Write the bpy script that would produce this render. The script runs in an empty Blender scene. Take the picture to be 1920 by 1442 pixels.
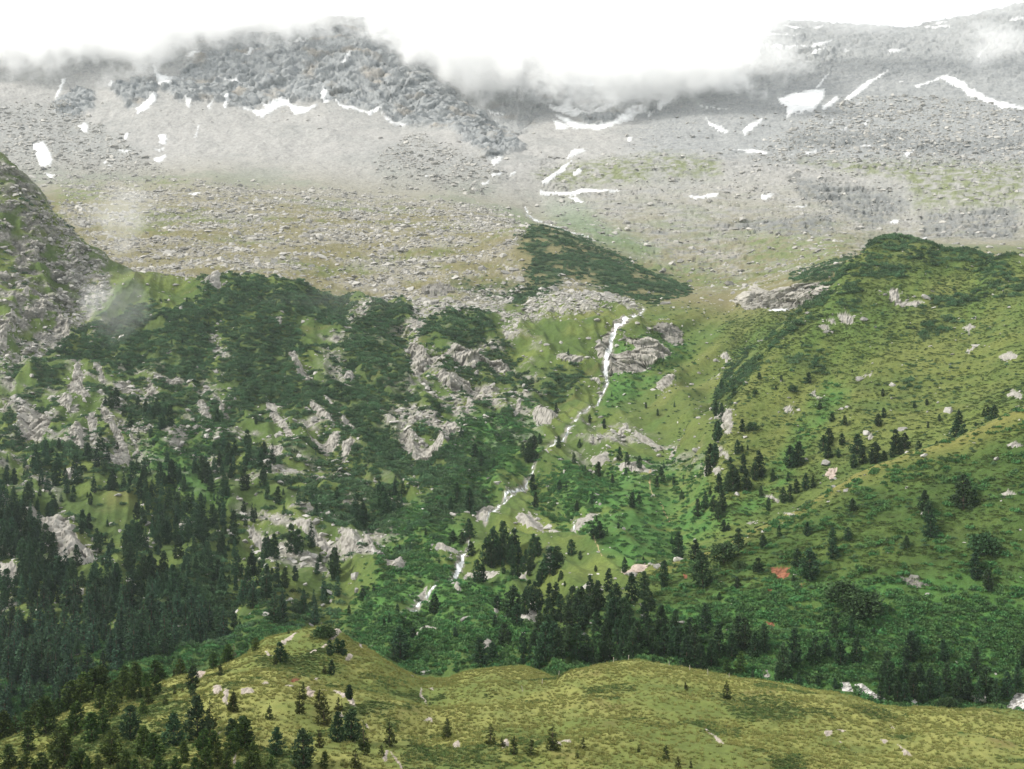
import bpy, math, random
import numpy as np
from mathutils import Vector, Matrix

S = bpy.context.scene
C = S.collection
RNG = np.random.default_rng(11)
random.seed(5)

# ------------------------------------------------------------------ camera, world, sun, exposure
F = 2300.0                       # focal length in pixels of the 1920 x 1442 photograph
cam = bpy.data.cameras.new('camera')
cam.sensor_width = 36.0
cam.lens = F / 1920.0 * 36.0
cam.clip_start = 1.0
cam.clip_end = 30000.0
camo = bpy.data.objects.new('camera', cam)
camo.location = (0, 0, 0)
camo.rotation_euler = (math.radians(90), 0, 0)
C.objects.link(camo)
S.camera = camo

SUN_EL, SUN_AZ = 38.0, -112.0     # azimuth from straight ahead (+Y) towards the right
w = bpy.data.worlds.new('World')
S.world = w
w.use_nodes = True
nt = w.node_tree
nt.nodes.clear()
out = nt.nodes.new('ShaderNodeOutputWorld')
bg = nt.nodes.new('ShaderNodeBackground')
sky = nt.nodes.new('ShaderNodeTexSky')
sky.sky_type = 'NISHITA'
sky.sun_disc = False
sky.sun_elevation = math.radians(SUN_EL)
sky.sun_rotation = math.radians(SUN_AZ)
sky.altitude = 1900
mixs = nt.nodes.new('ShaderNodeMix')           # an overcast veil over the blue sky
mixs.data_type = 'RGBA'
mixs.inputs[0].default_value = 0.86
mixs.inputs[7].default_value = (8.1, 8.1, 7.9, 1)
nt.links.new(sky.outputs[0], mixs.inputs[6])
nt.links.new(mixs.outputs[2], bg.inputs[0])
bg.inputs[1].default_value = 0.052
nt.links.new(bg.outputs[0], out.inputs[0])

sd = bpy.data.lights.new('sun', 'SUN')
sd.energy = 1.5
sd.angle = math.radians(10)
sd.color = (1.0, 0.96, 0.88)
so = bpy.data.objects.new('sun', sd)
a, e = math.radians(SUN_AZ), math.radians(SUN_EL)
to_sun = Vector((math.sin(a) * math.cos(e), math.cos(a) * math.cos(e), math.sin(e)))
so.rotation_euler = to_sun.to_track_quat('Z', 'Y').to_euler()
so.location = (0, 0, 300)
C.objects.link(so)

S.view_settings.view_transform = 'Standard'
S.view_settings.look = 'None'
S.view_settings.gamma = 1.0
S.view_settings.use_curve_mapping = False
S.view_settings.exposure = 1.78
S.cycles.max_bounces = 30
S.cycles.diffuse_bounces = 3
S.cycles.volume_bounces = 28
S.cycles.volume_step_rate = 0.5
S.cycles.use_denoising = True
S.cycles.denoising_prefilter = 'ACCURATE'
S.cycles.use_adaptive_sampling = False

# ------------------------------------------------------------------ helpers: noise
def _hash(ix, iy, seed):
    h = (ix.astype(np.int64) * 374761393 + iy.astype(np.int64) * 668265263 + seed * 974634701) & 0xFFFFFFFF
    h = ((h ^ (h >> 13)) * 1274126177) & 0xFFFFFFFF
    h = ((h ^ (h >> 16)) * 2246822519) & 0xFFFFFFFF
    return ((h ^ (h >> 15)) & 0xFFFFFF) / float(0x1000000)

def perlin(x, y, seed=0):
    xi = np.floor(x); yi = np.floor(y)
    fx = (x - xi).astype(np.float32); fy = (y - yi).astype(np.float32)
    xi = xi.astype(np.int64); yi = yi.astype(np.int64)
    ux = fx * fx * fx * (fx * (fx * 6 - 15) + 10)
    uy = fy * fy * fy * (fy * (fy * 6 - 15) + 10)
    def g(dx, dy):
        a = _hash(xi + dx, yi + dy, seed).astype(np.float32) * 6.2831853
        return np.cos(a) * (fx - dx) + np.sin(a) * (fy - dy)
    n0 = g(0, 0); n1 = g(1, 0); n2 = g(0, 1); n3 = g(1, 1)
    return ((n0 + ux * (n1 - n0)) * (1 - uy) + (n2 + ux * (n3 - n2)) * uy) * 1.5

def fbm(x, y, scale, octs=4, seed=0, gain=0.5, ridged=False):
    out = np.zeros(x.shape, np.float32); amp = 1.0; tot = 0.0; f = 1.0 / scale
    for o in range(octs):
        n = perlin(x * f + 17.3 * o, y * f - 9.1 * o, seed + o * 31)
        if ridged: n = 1 - 2 * np.abs(n)
        out += amp * n; tot += amp
        amp *= gain; f *= 2.03
    return out / tot

def worley(x, y, seed=0):
    """F1, F2, hash of the nearest cell and the offset from its centre"""
    xi = np.floor(x).astype(np.int64); yi = np.floor(y).astype(np.int64)
    f1 = np.full(x.shape, 9.0, np.float32); f2 = f1.copy()
    hid = np.zeros(x.shape, np.float32); ox = hid.copy(); oy = hid.copy()
    for dx in (-1, 0, 1):
        for dy in (-1, 0, 1):
            cx = xi + dx; cy = yi + dy
            px_ = cx + _hash(cx, cy, seed); py_ = cy + _hash(cx, cy, seed + 77)
            ex = (x - px_).astype(np.float32); ey = (y - py_).astype(np.float32)
            d = np.sqrt(ex * ex + ey * ey)
            m = d < f1
            f2 = np.where(m, f1, np.minimum(f2, d))
            hid = np.where(m, _hash(cx, cy, seed + 191).astype(np.float32), hid)
            ox = np.where(m, ex, ox); oy = np.where(m, ey, oy)
            f1 = np.where(m, d, f1)
    return f1, f2, hid, ox, oy

def sstep(a, b, x):
    t = np.clip((x - a) / (b - a), 0, 1)
    return t * t * (3 - 2 * t)

def blocks(x, y, size, ang, stretch, seed):
    """tilted rock slabs: (height in -1..1, crack 0..1, cell hash)"""
    ca, sa = math.cos(ang), math.sin(ang)
    a_ = (x * ca + y * sa) / (size * stretch); b_ = (-x * sa + y * ca) / size
    f1, f2, h, ox, oy = worley(a_, b_, seed)
    tx = (h * 7.31) % 1.0 - 0.5; ty = (h * 13.7) % 1.0 - 0.5
    ht = (h - 0.5) * 1.3 + ox * tx * 1.6 + oy * (ty * 1.6 + 0.5)
    crack = 1 - sstep(0.0, 0.12, f2 - f1)
    return ht - 0.35 * crack, crack, h

# ------------------------------------------------------------------ terrain: profile curves, each a list of (px, py, depth)
U = lambda px: (px - 960.0) / F
CUR = []
def curve(*pts): CUR.append(pts)
# 0,1 below the frame
curve((-200,2500,60),(2120,2500,60))
curve((-200,1500,150),(300,1490,150),(700,1480,155),(1200,1470,160),(2120,1470,160))
# 2 middle of the near hill
curve((-200,1470,185),(0,1440,190),(150,1385,200),(300,1330,210),(420,1290,220),(520,1260,230),(620,1270,235),(700,1305,225),(800,1350,215),(900,1345,215),(1000,1350,215),(1150,1340,215),(1300,1350,215),(1500,1380,205),(1700,1410,200),(1920,1410,200),(2120,1410,200))
# 3 crest of the near hill
curve((-200,1460,215),(0,1400,225),(100,1350,235),(200,1300,250),(300,1275,265),(380,1262,270),(430,1245,275),(500,1197,290),(560,1182,295),(610,1175,300),(635,1185,300),(660,1208,295),(700,1225,290),(740,1250,285),(790,1272,290),(840,1272,295),(880,1258,300),(930,1250,300),(990,1253,300),(1040,1268,290),(1080,1256,285),(1130,1244,285),(1200,1236,285),(1260,1250,280),(1330,1265,275),(1400,1276,270),(1480,1285,265),(1560,1300,260),(1640,1321,255),(1700,1333,255),(1780,1331,260),(1850,1326,262),(1920,1335,260),(2120,1340,260))
# 4 dip behind it
curve((-200,1530,330),(0,1480,335),(300,1400,350),(600,1370,370),(800,1345,370),(940,1340,370),(1200,1340,360),(1500,1360,345),(1700,1390,335),(2120,1390,335))
# 5 foot of the far side
curve((-200,1450,400),(0,1400,410),(200,1330,430),(400,1290,440),(600,1250,450),(760,1285,425),(900,1275,410),(1000,1262,405),(1200,1262,385),(1400,1290,370),(1600,1325,360),(1800,1345,360),(2120,1350,360))
# 6 crest of the nearer right shoulder / low slope on the left
curve((-200,1140,560),(0,1110,575),(200,1090,590),(400,1080,600),(600,1060,595),(760,1080,570),(870,1098,545),(1000,1100,525),(1100,1090,505),(1170,1078,492),(1230,1066,486),(1280,1052,482),(1330,1030,480),(1400,1000,480),(1500,950,480),(1600,890,480),(1700,850,478),(1800,822,472),(1860,795,466),(1920,770,460),(2120,720,450))
# 7 dip behind the shoulder / lower middle slope
curve((-200,980,680),(0,965,680),(200,945,700),(400,930,710),(600,940,700),(760,960,680),(870,985,640),(920,1000,628),(1000,1000,615),(1100,995,600),(1170,1010,575),(1230,1030,555),(1280,1052,538),(1330,1046,536),(1400,1020,540),(1500,968,545),(1600,906,545),(1700,866,545),(1800,838,540),(1920,790,530),(2120,740,520))
# 8 right ridge / upper middle slope
curve((-200,780,840),(0,770,840),(100,750,850),(200,730,870),(400,715,890),(700,710,890),(800,730,880),(900,750,880),(1000,765,880),(1080,760,890),(1120,748,905),(1150,735,915),(1200,750,890),(1250,780,840),(1270,800,800),(1310,800,730),(1345,790,690),(1370,722,700),(1440,640,740),(1520,562,780),(1580,492,820),(1640,452,850),(1700,452,860),(1800,476,840),(1850,490,820),(1920,488,800),(2120,470,780))
# 9 dip behind the right ridge / lip of the high waterfall
curve((-200,560,950),(0,520,960),(60,545,970),(120,600,970),(200,622,965),(300,590,980),(400,560,1000),(500,562,1010),(600,588,1010),(700,596,1010),(800,606,1000),(900,622,995),(1000,622,990),(1060,610,995),(1120,612,992),(1150,618,985),(1180,602,990),(1230,650,970),(1290,720,910),(1330,770,840),(1350,770,830),(1370,738,840),(1440,660,880),(1520,588,930),(1580,525,970),(1640,490,990),(1700,488,1000),(1800,510,990),(2120,520,980))
# 10 dwarf pine brow, bench and left spur
curve((-200,230,1010),(0,305,1015),(60,362,1020),(110,430,1025),(190,495,1030),(250,524,1040),(370,532,1050),(430,528,1060),(560,545,1060),(680,570,1060),(760,576,1080),(850,585,1080),(950,590,1080),(1060,568,1080),(1140,565,1080),(1190,580,1080),(1240,584,1080),(1300,592,1075),(1400,602,1050),(1480,592,1045),(1560,545,1060),(1640,492,1080),(1920,530,1080),(2120,530,1080))
# 11 behind the brow; top of the cliff at 1390-1560
curve((-200,420,1250),(0,410,1250),(60,430,1250),(110,470,1250),(190,500,1220),(250,526,1160),(370,530,1150),(430,532,1140),(560,550,1140),(680,574,1140),(760,578,1160),(850,570,1160),(950,560,1190),(1060,545,1200),(1140,552,1200),(1230,560,1200),(1300,560,1200),(1370,570,1150),(1392,556,1100),(1480,528,1095),(1560,505,1105),(1640,478,1140),(1700,478,1180),(1920,520,1200),(2120,520,1200))
# 12 boulder terrace and dark knoll
curve((-200,390,1500),(0,400,1500),(190,430,1450),(400,440,1400),(700,450,1400),(900,440,1400),(960,428,1400),(1000,424,1400),(1060,434,1400),(1130,468,1380),(1200,503,1360),(1285,545,1330),(1400,540,1340),(1560,490,1400),(1640,474,1400),(1920,490,1400),(2120,490,1400))
# 13
curve((-200,375,1600),(0,380,1600),(500,405,1550),(900,420,1530),(1000,432,1500),(1060,452,1490),(1130,484,1470),(1200,516,1450),(1285,544,1420),(1400,530,1450),(1560,480,1480),(1920,480,1500),(2120,480,1500))
# 14 foot of the scree
curve((-200,350,1750),(0,352,1760),(190,345,1790),(300,338,1800),(400,336,1800),(460,345,1790),(560,352,1790),(700,364,1790),(850,374,1790),(950,388,1790),(1010,405,1790),(1100,400,1790),(1300,400,1790),(1500,400,1780),(1700,438,1700),(1800,445,1650),(2120,440,1650))
# 15
curve((-200,255,2050),(0,260,2050),(200,272,2050),(500,275,2050),(800,292,2000),(940,312,1980),(1050,302,2050),(1300,292,2050),(1700,302,2000),(2120,300,2000))
# 16 foot of the cliffs
curve((-200,150,2300),(0,170,2290),(130,200,2270),(280,172,2300),(480,212,2270),(610,198,2290),(750,236,2250),(850,222,2270),(940,262,2200),(1050,242,2300),(1200,250,2260),(1300,228,2300),(1500,210,2350),(2120,210,2350))
# 17 crest of the left wall
curve((-200,60,2520),(0,80,2500),(300,95,2450),(450,75,2470),(640,62,2490),(700,60,2500),(760,112,2470),(860,185,2410),(920,235,2340),(970,262,2260),(1030,205,2480),(1170,188,2580),(1300,130,2700),(1500,120,2700),(2120,110,2700))
# 18 skyline in the cloud
curve((-200,-60,2950),(0,-40,2950),(400,20,2850),(700,38,2800),(800,85,2900),(900,110,2950),(935,80,3000),(950,66,3000),(965,82,3000),(1000,100,3000),(1060,165,2960),(1170,172,2850),(1290,110,3100),(1310,26,3200),(1370,30,3200),(1500,42,3200),(1700,55,3200),(1830,28,3200),(1920,6,3200),(2120,0,3200))
curve((-200,160,3900),(1000,190,3900),(2120,160,3900))
NC = len(CUR)
ROWS = [8,85,90,12,10,235,50,175,85,100,40,62,22,72,62,62,72,60,8]   # rows of the grid in each band

NU = 1060
def cols():
    inner = np.linspace(-40, 1960, NU - 120)
    return np.concatenate([np.linspace(-330, -43, 60), inner, np.linspace(1963, 2250, 60)])
PXC = cols()
def pchip_cols(tk, Y, tq):
    """monotone cubic through Y[k, col] at integer tk"""
    d = np.diff(Y, axis=0)
    m = np.zeros_like(Y)
    p = d[1:] * d[:-1]
    with np.errstate(divide='ignore', invalid='ignore'):
        hm = 2 * p / (d[1:] + d[:-1])
    m[1:-1] = np.where(p > 0, hm, 0)
    m[0] = d[0]; m[-1] = d[-1]
    k = np.clip(tq.astype(int), 0, len(Y) - 2); s = (tq - k)[:, None]
    h00 = 2*s**3 - 3*s**2 + 1; h10 = s**3 - 2*s**2 + s; h01 = -2*s**3 + 3*s**2; h11 = s**3 - s**2
    return h00*Y[k] + h10*m[k] + h01*Y[k+1] + h11*m[k+1]
def smooth1(a, n):
    k = np.hanning(n + 2)[1:-1]; k /= k.sum()
    p = np.pad(a, n // 2, mode='edge')
    return np.convolve(p, k, 'valid')[:len(a)]
fine = np.arange(-340, 2260, 2.0)
KV, KD = [], []
for pts in CUR:
    xs = [p[0] for p in pts]
    KV.append(np.interp(PXC, fine, smooth1(np.interp(fine, xs, [p[1] for p in pts]), 13)))
    KD.append(np.interp(PXC, fine, smooth1(np.interp(fine, xs, [math.log(p[2]) for p in pts]), 13)))
KV = np.array(KV); KD = np.maximum.accumulate(np.array(KD) + np.arange(NC)[:, None] * 1e-3, axis=0)
TT = np.concatenate([i + np.arange(n) / n for i, n in enumerate(ROWS)] + [[NC - 1]])
NR = len(TT)
PY0 = pchip_cols(None, KV, TT)
DEP = np.exp(pchip_cols(None, KD, TT))
PX0 = np.broadcast_to(PXC, PY0.shape).copy()
T2 = np.broadcast_to(TT[:, None], PY0.shape)
X = (PX0 - 960) / F * DEP
Y = DEP
Z = (721 - PY0) / F * DEP
def normals(X, Y, Z):
    P = np.stack([X, Y, Z], -1)
    du = np.gradient(P, axis=1); dv = np.gradient(P, axis=0)
    n = np.cross(du, dv)
    n /= np.linalg.norm(n, axis=-1, keepdims=True) + 1e-9
    return n

# ------------------------------------------------------------------ outlines of rock, snow, scrub (pixels of the photograph)
def PL(ox, oy, sc, txt):
    return [(ox + float(a.split(',')[0]) / sc, oy + float(a.split(',')[1]) / sc) for a in txt.split()]
TL, TM, TR = (0, 0, 3.), (640, 0, 3.), (1280, 0, 3.)
ML, MM, MR = (0, 480, 3.), (640, 480, 3.), (1280, 480, 3.)
BL, BM, BR = (0, 960, 2.992), (640, 960, 2.992), (1280, 960, 2.992)
FG = (420, 1160, 4.571)
PX = (0, 0, 1.)

SNOW = [  # (frame, outline, label or None)
 (TL,"180,800 240,795 280,850 298,905 280,940 225,945 205,890 185,840","broad white snow patch low on the grey scree behind the left spur"),
 (TL,"345,440 375,445 350,505 320,565 303,560 320,515 340,480","short snow streak hanging below the cloud above a dark crag on the left"),
 (TL,"855,365 880,370 885,420 935,425 1000,435 1030,420 1030,435 940,445 970,480 955,505 915,470 905,500 890,490 870,430","forked snow gully coming down out of the cloud between two dark crags"),
 (TL,"885,520 880,560 835,610 770,645 752,605 785,595 820,555","slanting snow tongue under the forked snow gully"),
 (TL,"1035,560 1080,568 1065,610 1050,605",None),
 (TL,"1160,600 1215,560 1210,570 1175,615",None),
 (TL,"1255,545 1290,545 1290,575 1265,615 1250,605 1262,570",None),
 (TL,"1340,605 1400,615 1450,625 1490,610 1465,580 1500,585 1590,555 1610,560 1650,595 1720,600 1785,585 1770,605 1700,645 1655,650 1615,600 1590,600 1520,640 1480,665 1440,660 1410,630","long zigzag snow band at the foot of the grey cliff wall"),
 (TL,"1800,545 1815,500 1840,520 1865,560 1840,585 1815,585","small pointed snow wedge at the top of a scree cone under the cliff"),
 (PX,"627,187 640,197 667,200 687,208 712,205 718,217 740,230 763,233 760,238 737,235 723,227 713,210 698,213 692,220 687,212 660,205 640,203 632,197","thin snow line edging the foot of the right half of the cliff wall"),
 (TL,"1040,330 1090,290 1140,285 1075,330",None),
 (TL,"1370,320 1400,300 1450,270 1420,310 1380,330",None),
 (TL,"1210,435 1270,460 1325,450 1385,485 1300,470 1265,470",None),
 (TL,"430,700 490,685 500,715 485,745 460,735",None),
 (TL,"690,790 715,755 735,765 705,800",None),
 (TL,"885,760 940,755 935,805 895,815",None),
 (TL,"870,840 925,825 920,845",None),
 (TL,"855,885 935,860 930,885 895,915 860,900",None),
 (TL,"665,850 740,840 720,860",None),
 (TL,"565,905 610,900 590,920",None),
 (TL,"590,930 630,925 620,940",None),
 (TL,"240,970 310,980 290,1000",None),
 (TL,"1690,240 1750,205 1755,220 1700,250",None),
 (TL,"1050,1100 1110,1085 1130,1095 1085,1110",None),
 (TM,"330,325 400,380 465,420 440,412 370,365","thin snow stripe on the sloping shoulder of the central peak"),
 (TM,"0,375 35,320 70,310 40,350 10,390",None),
 (TM,"815,615 850,635 910,645 905,660 840,655 820,635",None),
 (TM,"835,685 885,680 870,700",None),
 (TM,"840,905 880,890 920,885 885,915 855,935","small snow patch right under the tip of the dark cliff spur"),
 (TM,"840,990 905,970 890,995 845,1005",None),
 (TM,"940,985 985,965 980,985 945,995",None),
 (TM,"780,1025 830,1020 825,1040 785,1042",None),
 (TM,"1115,580 1160,600 1220,605 1270,570 1290,575 1310,615 1350,635 1430,625 1520,600 1580,575 1570,600 1490,640 1420,660 1330,665 1260,650 1190,625","upper curved snowfield in the high bowl under the cloud"),
 (TM,"1190,640 1300,680 1400,705 1500,690 1590,640 1640,600 1740,610 1690,640 1640,675 1590,690 1500,720 1440,745 1400,725 1300,725 1225,680","lower sweeping snowfield on the floor of the high bowl"),
 (TM,"1185,675 1240,690 1290,715 1250,730 1205,725",None),
 (TM,"1370,580 1500,560 1590,570 1500,580",None),
 (TM,"1640,545 1740,540 1800,570 1880,540 1860,580 1800,620 1770,625 1790,590 1700,570","snow bank on the right rim of the high bowl fading into cloud"),
 (TM,"1710,655 1760,630 1730,660",None),
 (TM,"1605,775 1635,772 1630,795 1605,795",None),
 (TM,"1295,850 1320,835 1385,835 1345,860 1300,890 1262,900","upper piece of the snow tongue in the gully below the bowl"),
 (TM,"1265,925 1300,905 1260,960 1200,1010 1160,1050 1125,1050 1130,1030 1190,985 1240,940","narrow slanting snow tongue filling the gully below the bowl"),
 (TM,"1110,1100 1120,1065 1150,1080 1270,1080 1380,1060 1440,1070 1580,1075 1560,1085 1400,1090 1300,1100 1200,1095","long level snow strip running right from the foot of the snow tongue"),
 (TM,"1275,1110 1330,1110 1362,1140 1340,1145 1290,1125","small snow wedge just below the long level snow strip"),
 (TM,"1295,985 1335,952 1360,965 1310,997","small bright snow patch beside the narrow slanting snow tongue"),
 (TR,"530,550 620,530 720,510 800,500 800,540 770,590 730,630 640,640 580,660 580,610 540,585","largest square snowfield on the right grey mountainside"),
 (TR,"740,500 820,420 815,440 760,500",None),
 (TR,"775,610 820,570 870,535 880,560 840,595 790,625","snow tongue close beside the largest square snowfield"),
 (TR,"900,570 930,535 990,490 1060,450 1130,410 1170,385 1150,410 1070,470 1000,525 940,565","long straight snow streak slanting up the right mountainside"),
 (TR,"970,580 1020,572 1000,585",None),
 (TR,"1290,490 1400,455 1460,430 1540,440 1600,470 1610,500 1700,540 1780,565 1920,600 1920,620 1800,615 1700,575 1600,540 1560,500 1480,475 1450,450 1380,480 1320,500","arching snow ribbon round the top of the boulder fan at the right edge"),
 (TR,"1200,475 1260,455 1230,475",None),
 (TR,"340,310 400,275 500,265 650,265 760,255 840,235 800,265 640,280 480,280 400,290 350,325","long snow ledge above the banded cliff on the right mountain"),
 (TR,"690,330 740,300 810,275 800,290 740,325",None),
 (TR,"400,190 530,190 560,200 650,205 600,215 400,205",None),
 (TR,"560,155 640,155 690,165 640,175 570,165",None),
 (TR,"900,295 930,295 910,318",None),
 (TR,"1150,290 1240,280 1210,305 1150,310",None),
 (TR,"120,655 160,690 230,725 265,735 250,755 200,745 150,710","curved snow hollow beside the grey moraine below the bowl"),
 (TR,"330,740 380,695 470,665 440,690 390,735 345,765",None),
 (TR,"275,845 390,838 480,855 480,868 390,865","flat snow strip at the foot of the pale boulder on the right"),
 (TR,"560,870 640,865 600,880",None),
 (TR,"680,855 770,838 740,855 690,865",None),
 (TR,"1240,860 1310,838 1265,888 1242,888","small triangular snow patch under the grey band at the right"),
 (TR,"975,825 1050,815 1075,835 1000,833",None),
 (TR,"810,705 855,660 840,700",None),
 (TR,"890,725 945,700 920,728",None),
 (TR,"30,1105 110,1108 220,1105 190,1120 90,1128 40,1120",None),
 (TR,"440,1100 515,1095 470,1125 440,1125",None),
 (TR,"580,1158 700,1155 680,1165",None),
 (TR,"1155,1245 1220,1238 1210,1260 1170,1260",None),
 (TR,"1290,1350 1330,1350 1380,1330 1340,1362",None),
 (TR,"60,580 120,600 290,605 200,615 110,605",None),
 (TR,"140,150 270,150 230,178",None),
 (TR,"1820,113 1920,107 1920,123 1840,123",None),
 (TR,"190,95 300,108 420,124 300,126",None),(TR,"330,140 420,150 500,172 400,162",None),(TR,"700,150 790,155 760,172",None),(TR,"1340,158 1500,148 1520,158 1380,172",None),
 (TR,"230,300 330,290 310,330 250,342",None),(TR,"1400,143 1500,118 1480,142",None),(TR,"1640,335 1685,298 1665,335",None),(TR,"1005,700 1060,672 1030,705",None),(TR,"760,668 800,640 790,665",None),
 (TL,"600,482 660,452 655,472 620,492",None),(TL,"1640,245 1690,215 1700,230 1660,255",None),(TL,"1090,770 1110,700 1120,705 1100,780",None),
 (TM,"1090,272 1130,282 1120,296","thin snow strip under the pinnacle in the cloud gap"),(TM,"1115,322 1180,372 1160,372","slanting snow strip on the crag in the cloud gap"),(TM,"460,990 500,980 480,1000",None),
 (MR,"465,318 600,308 585,330 520,344","lone snow bank at the foot of the pale cliff beyond the green ridge"),
]
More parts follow.
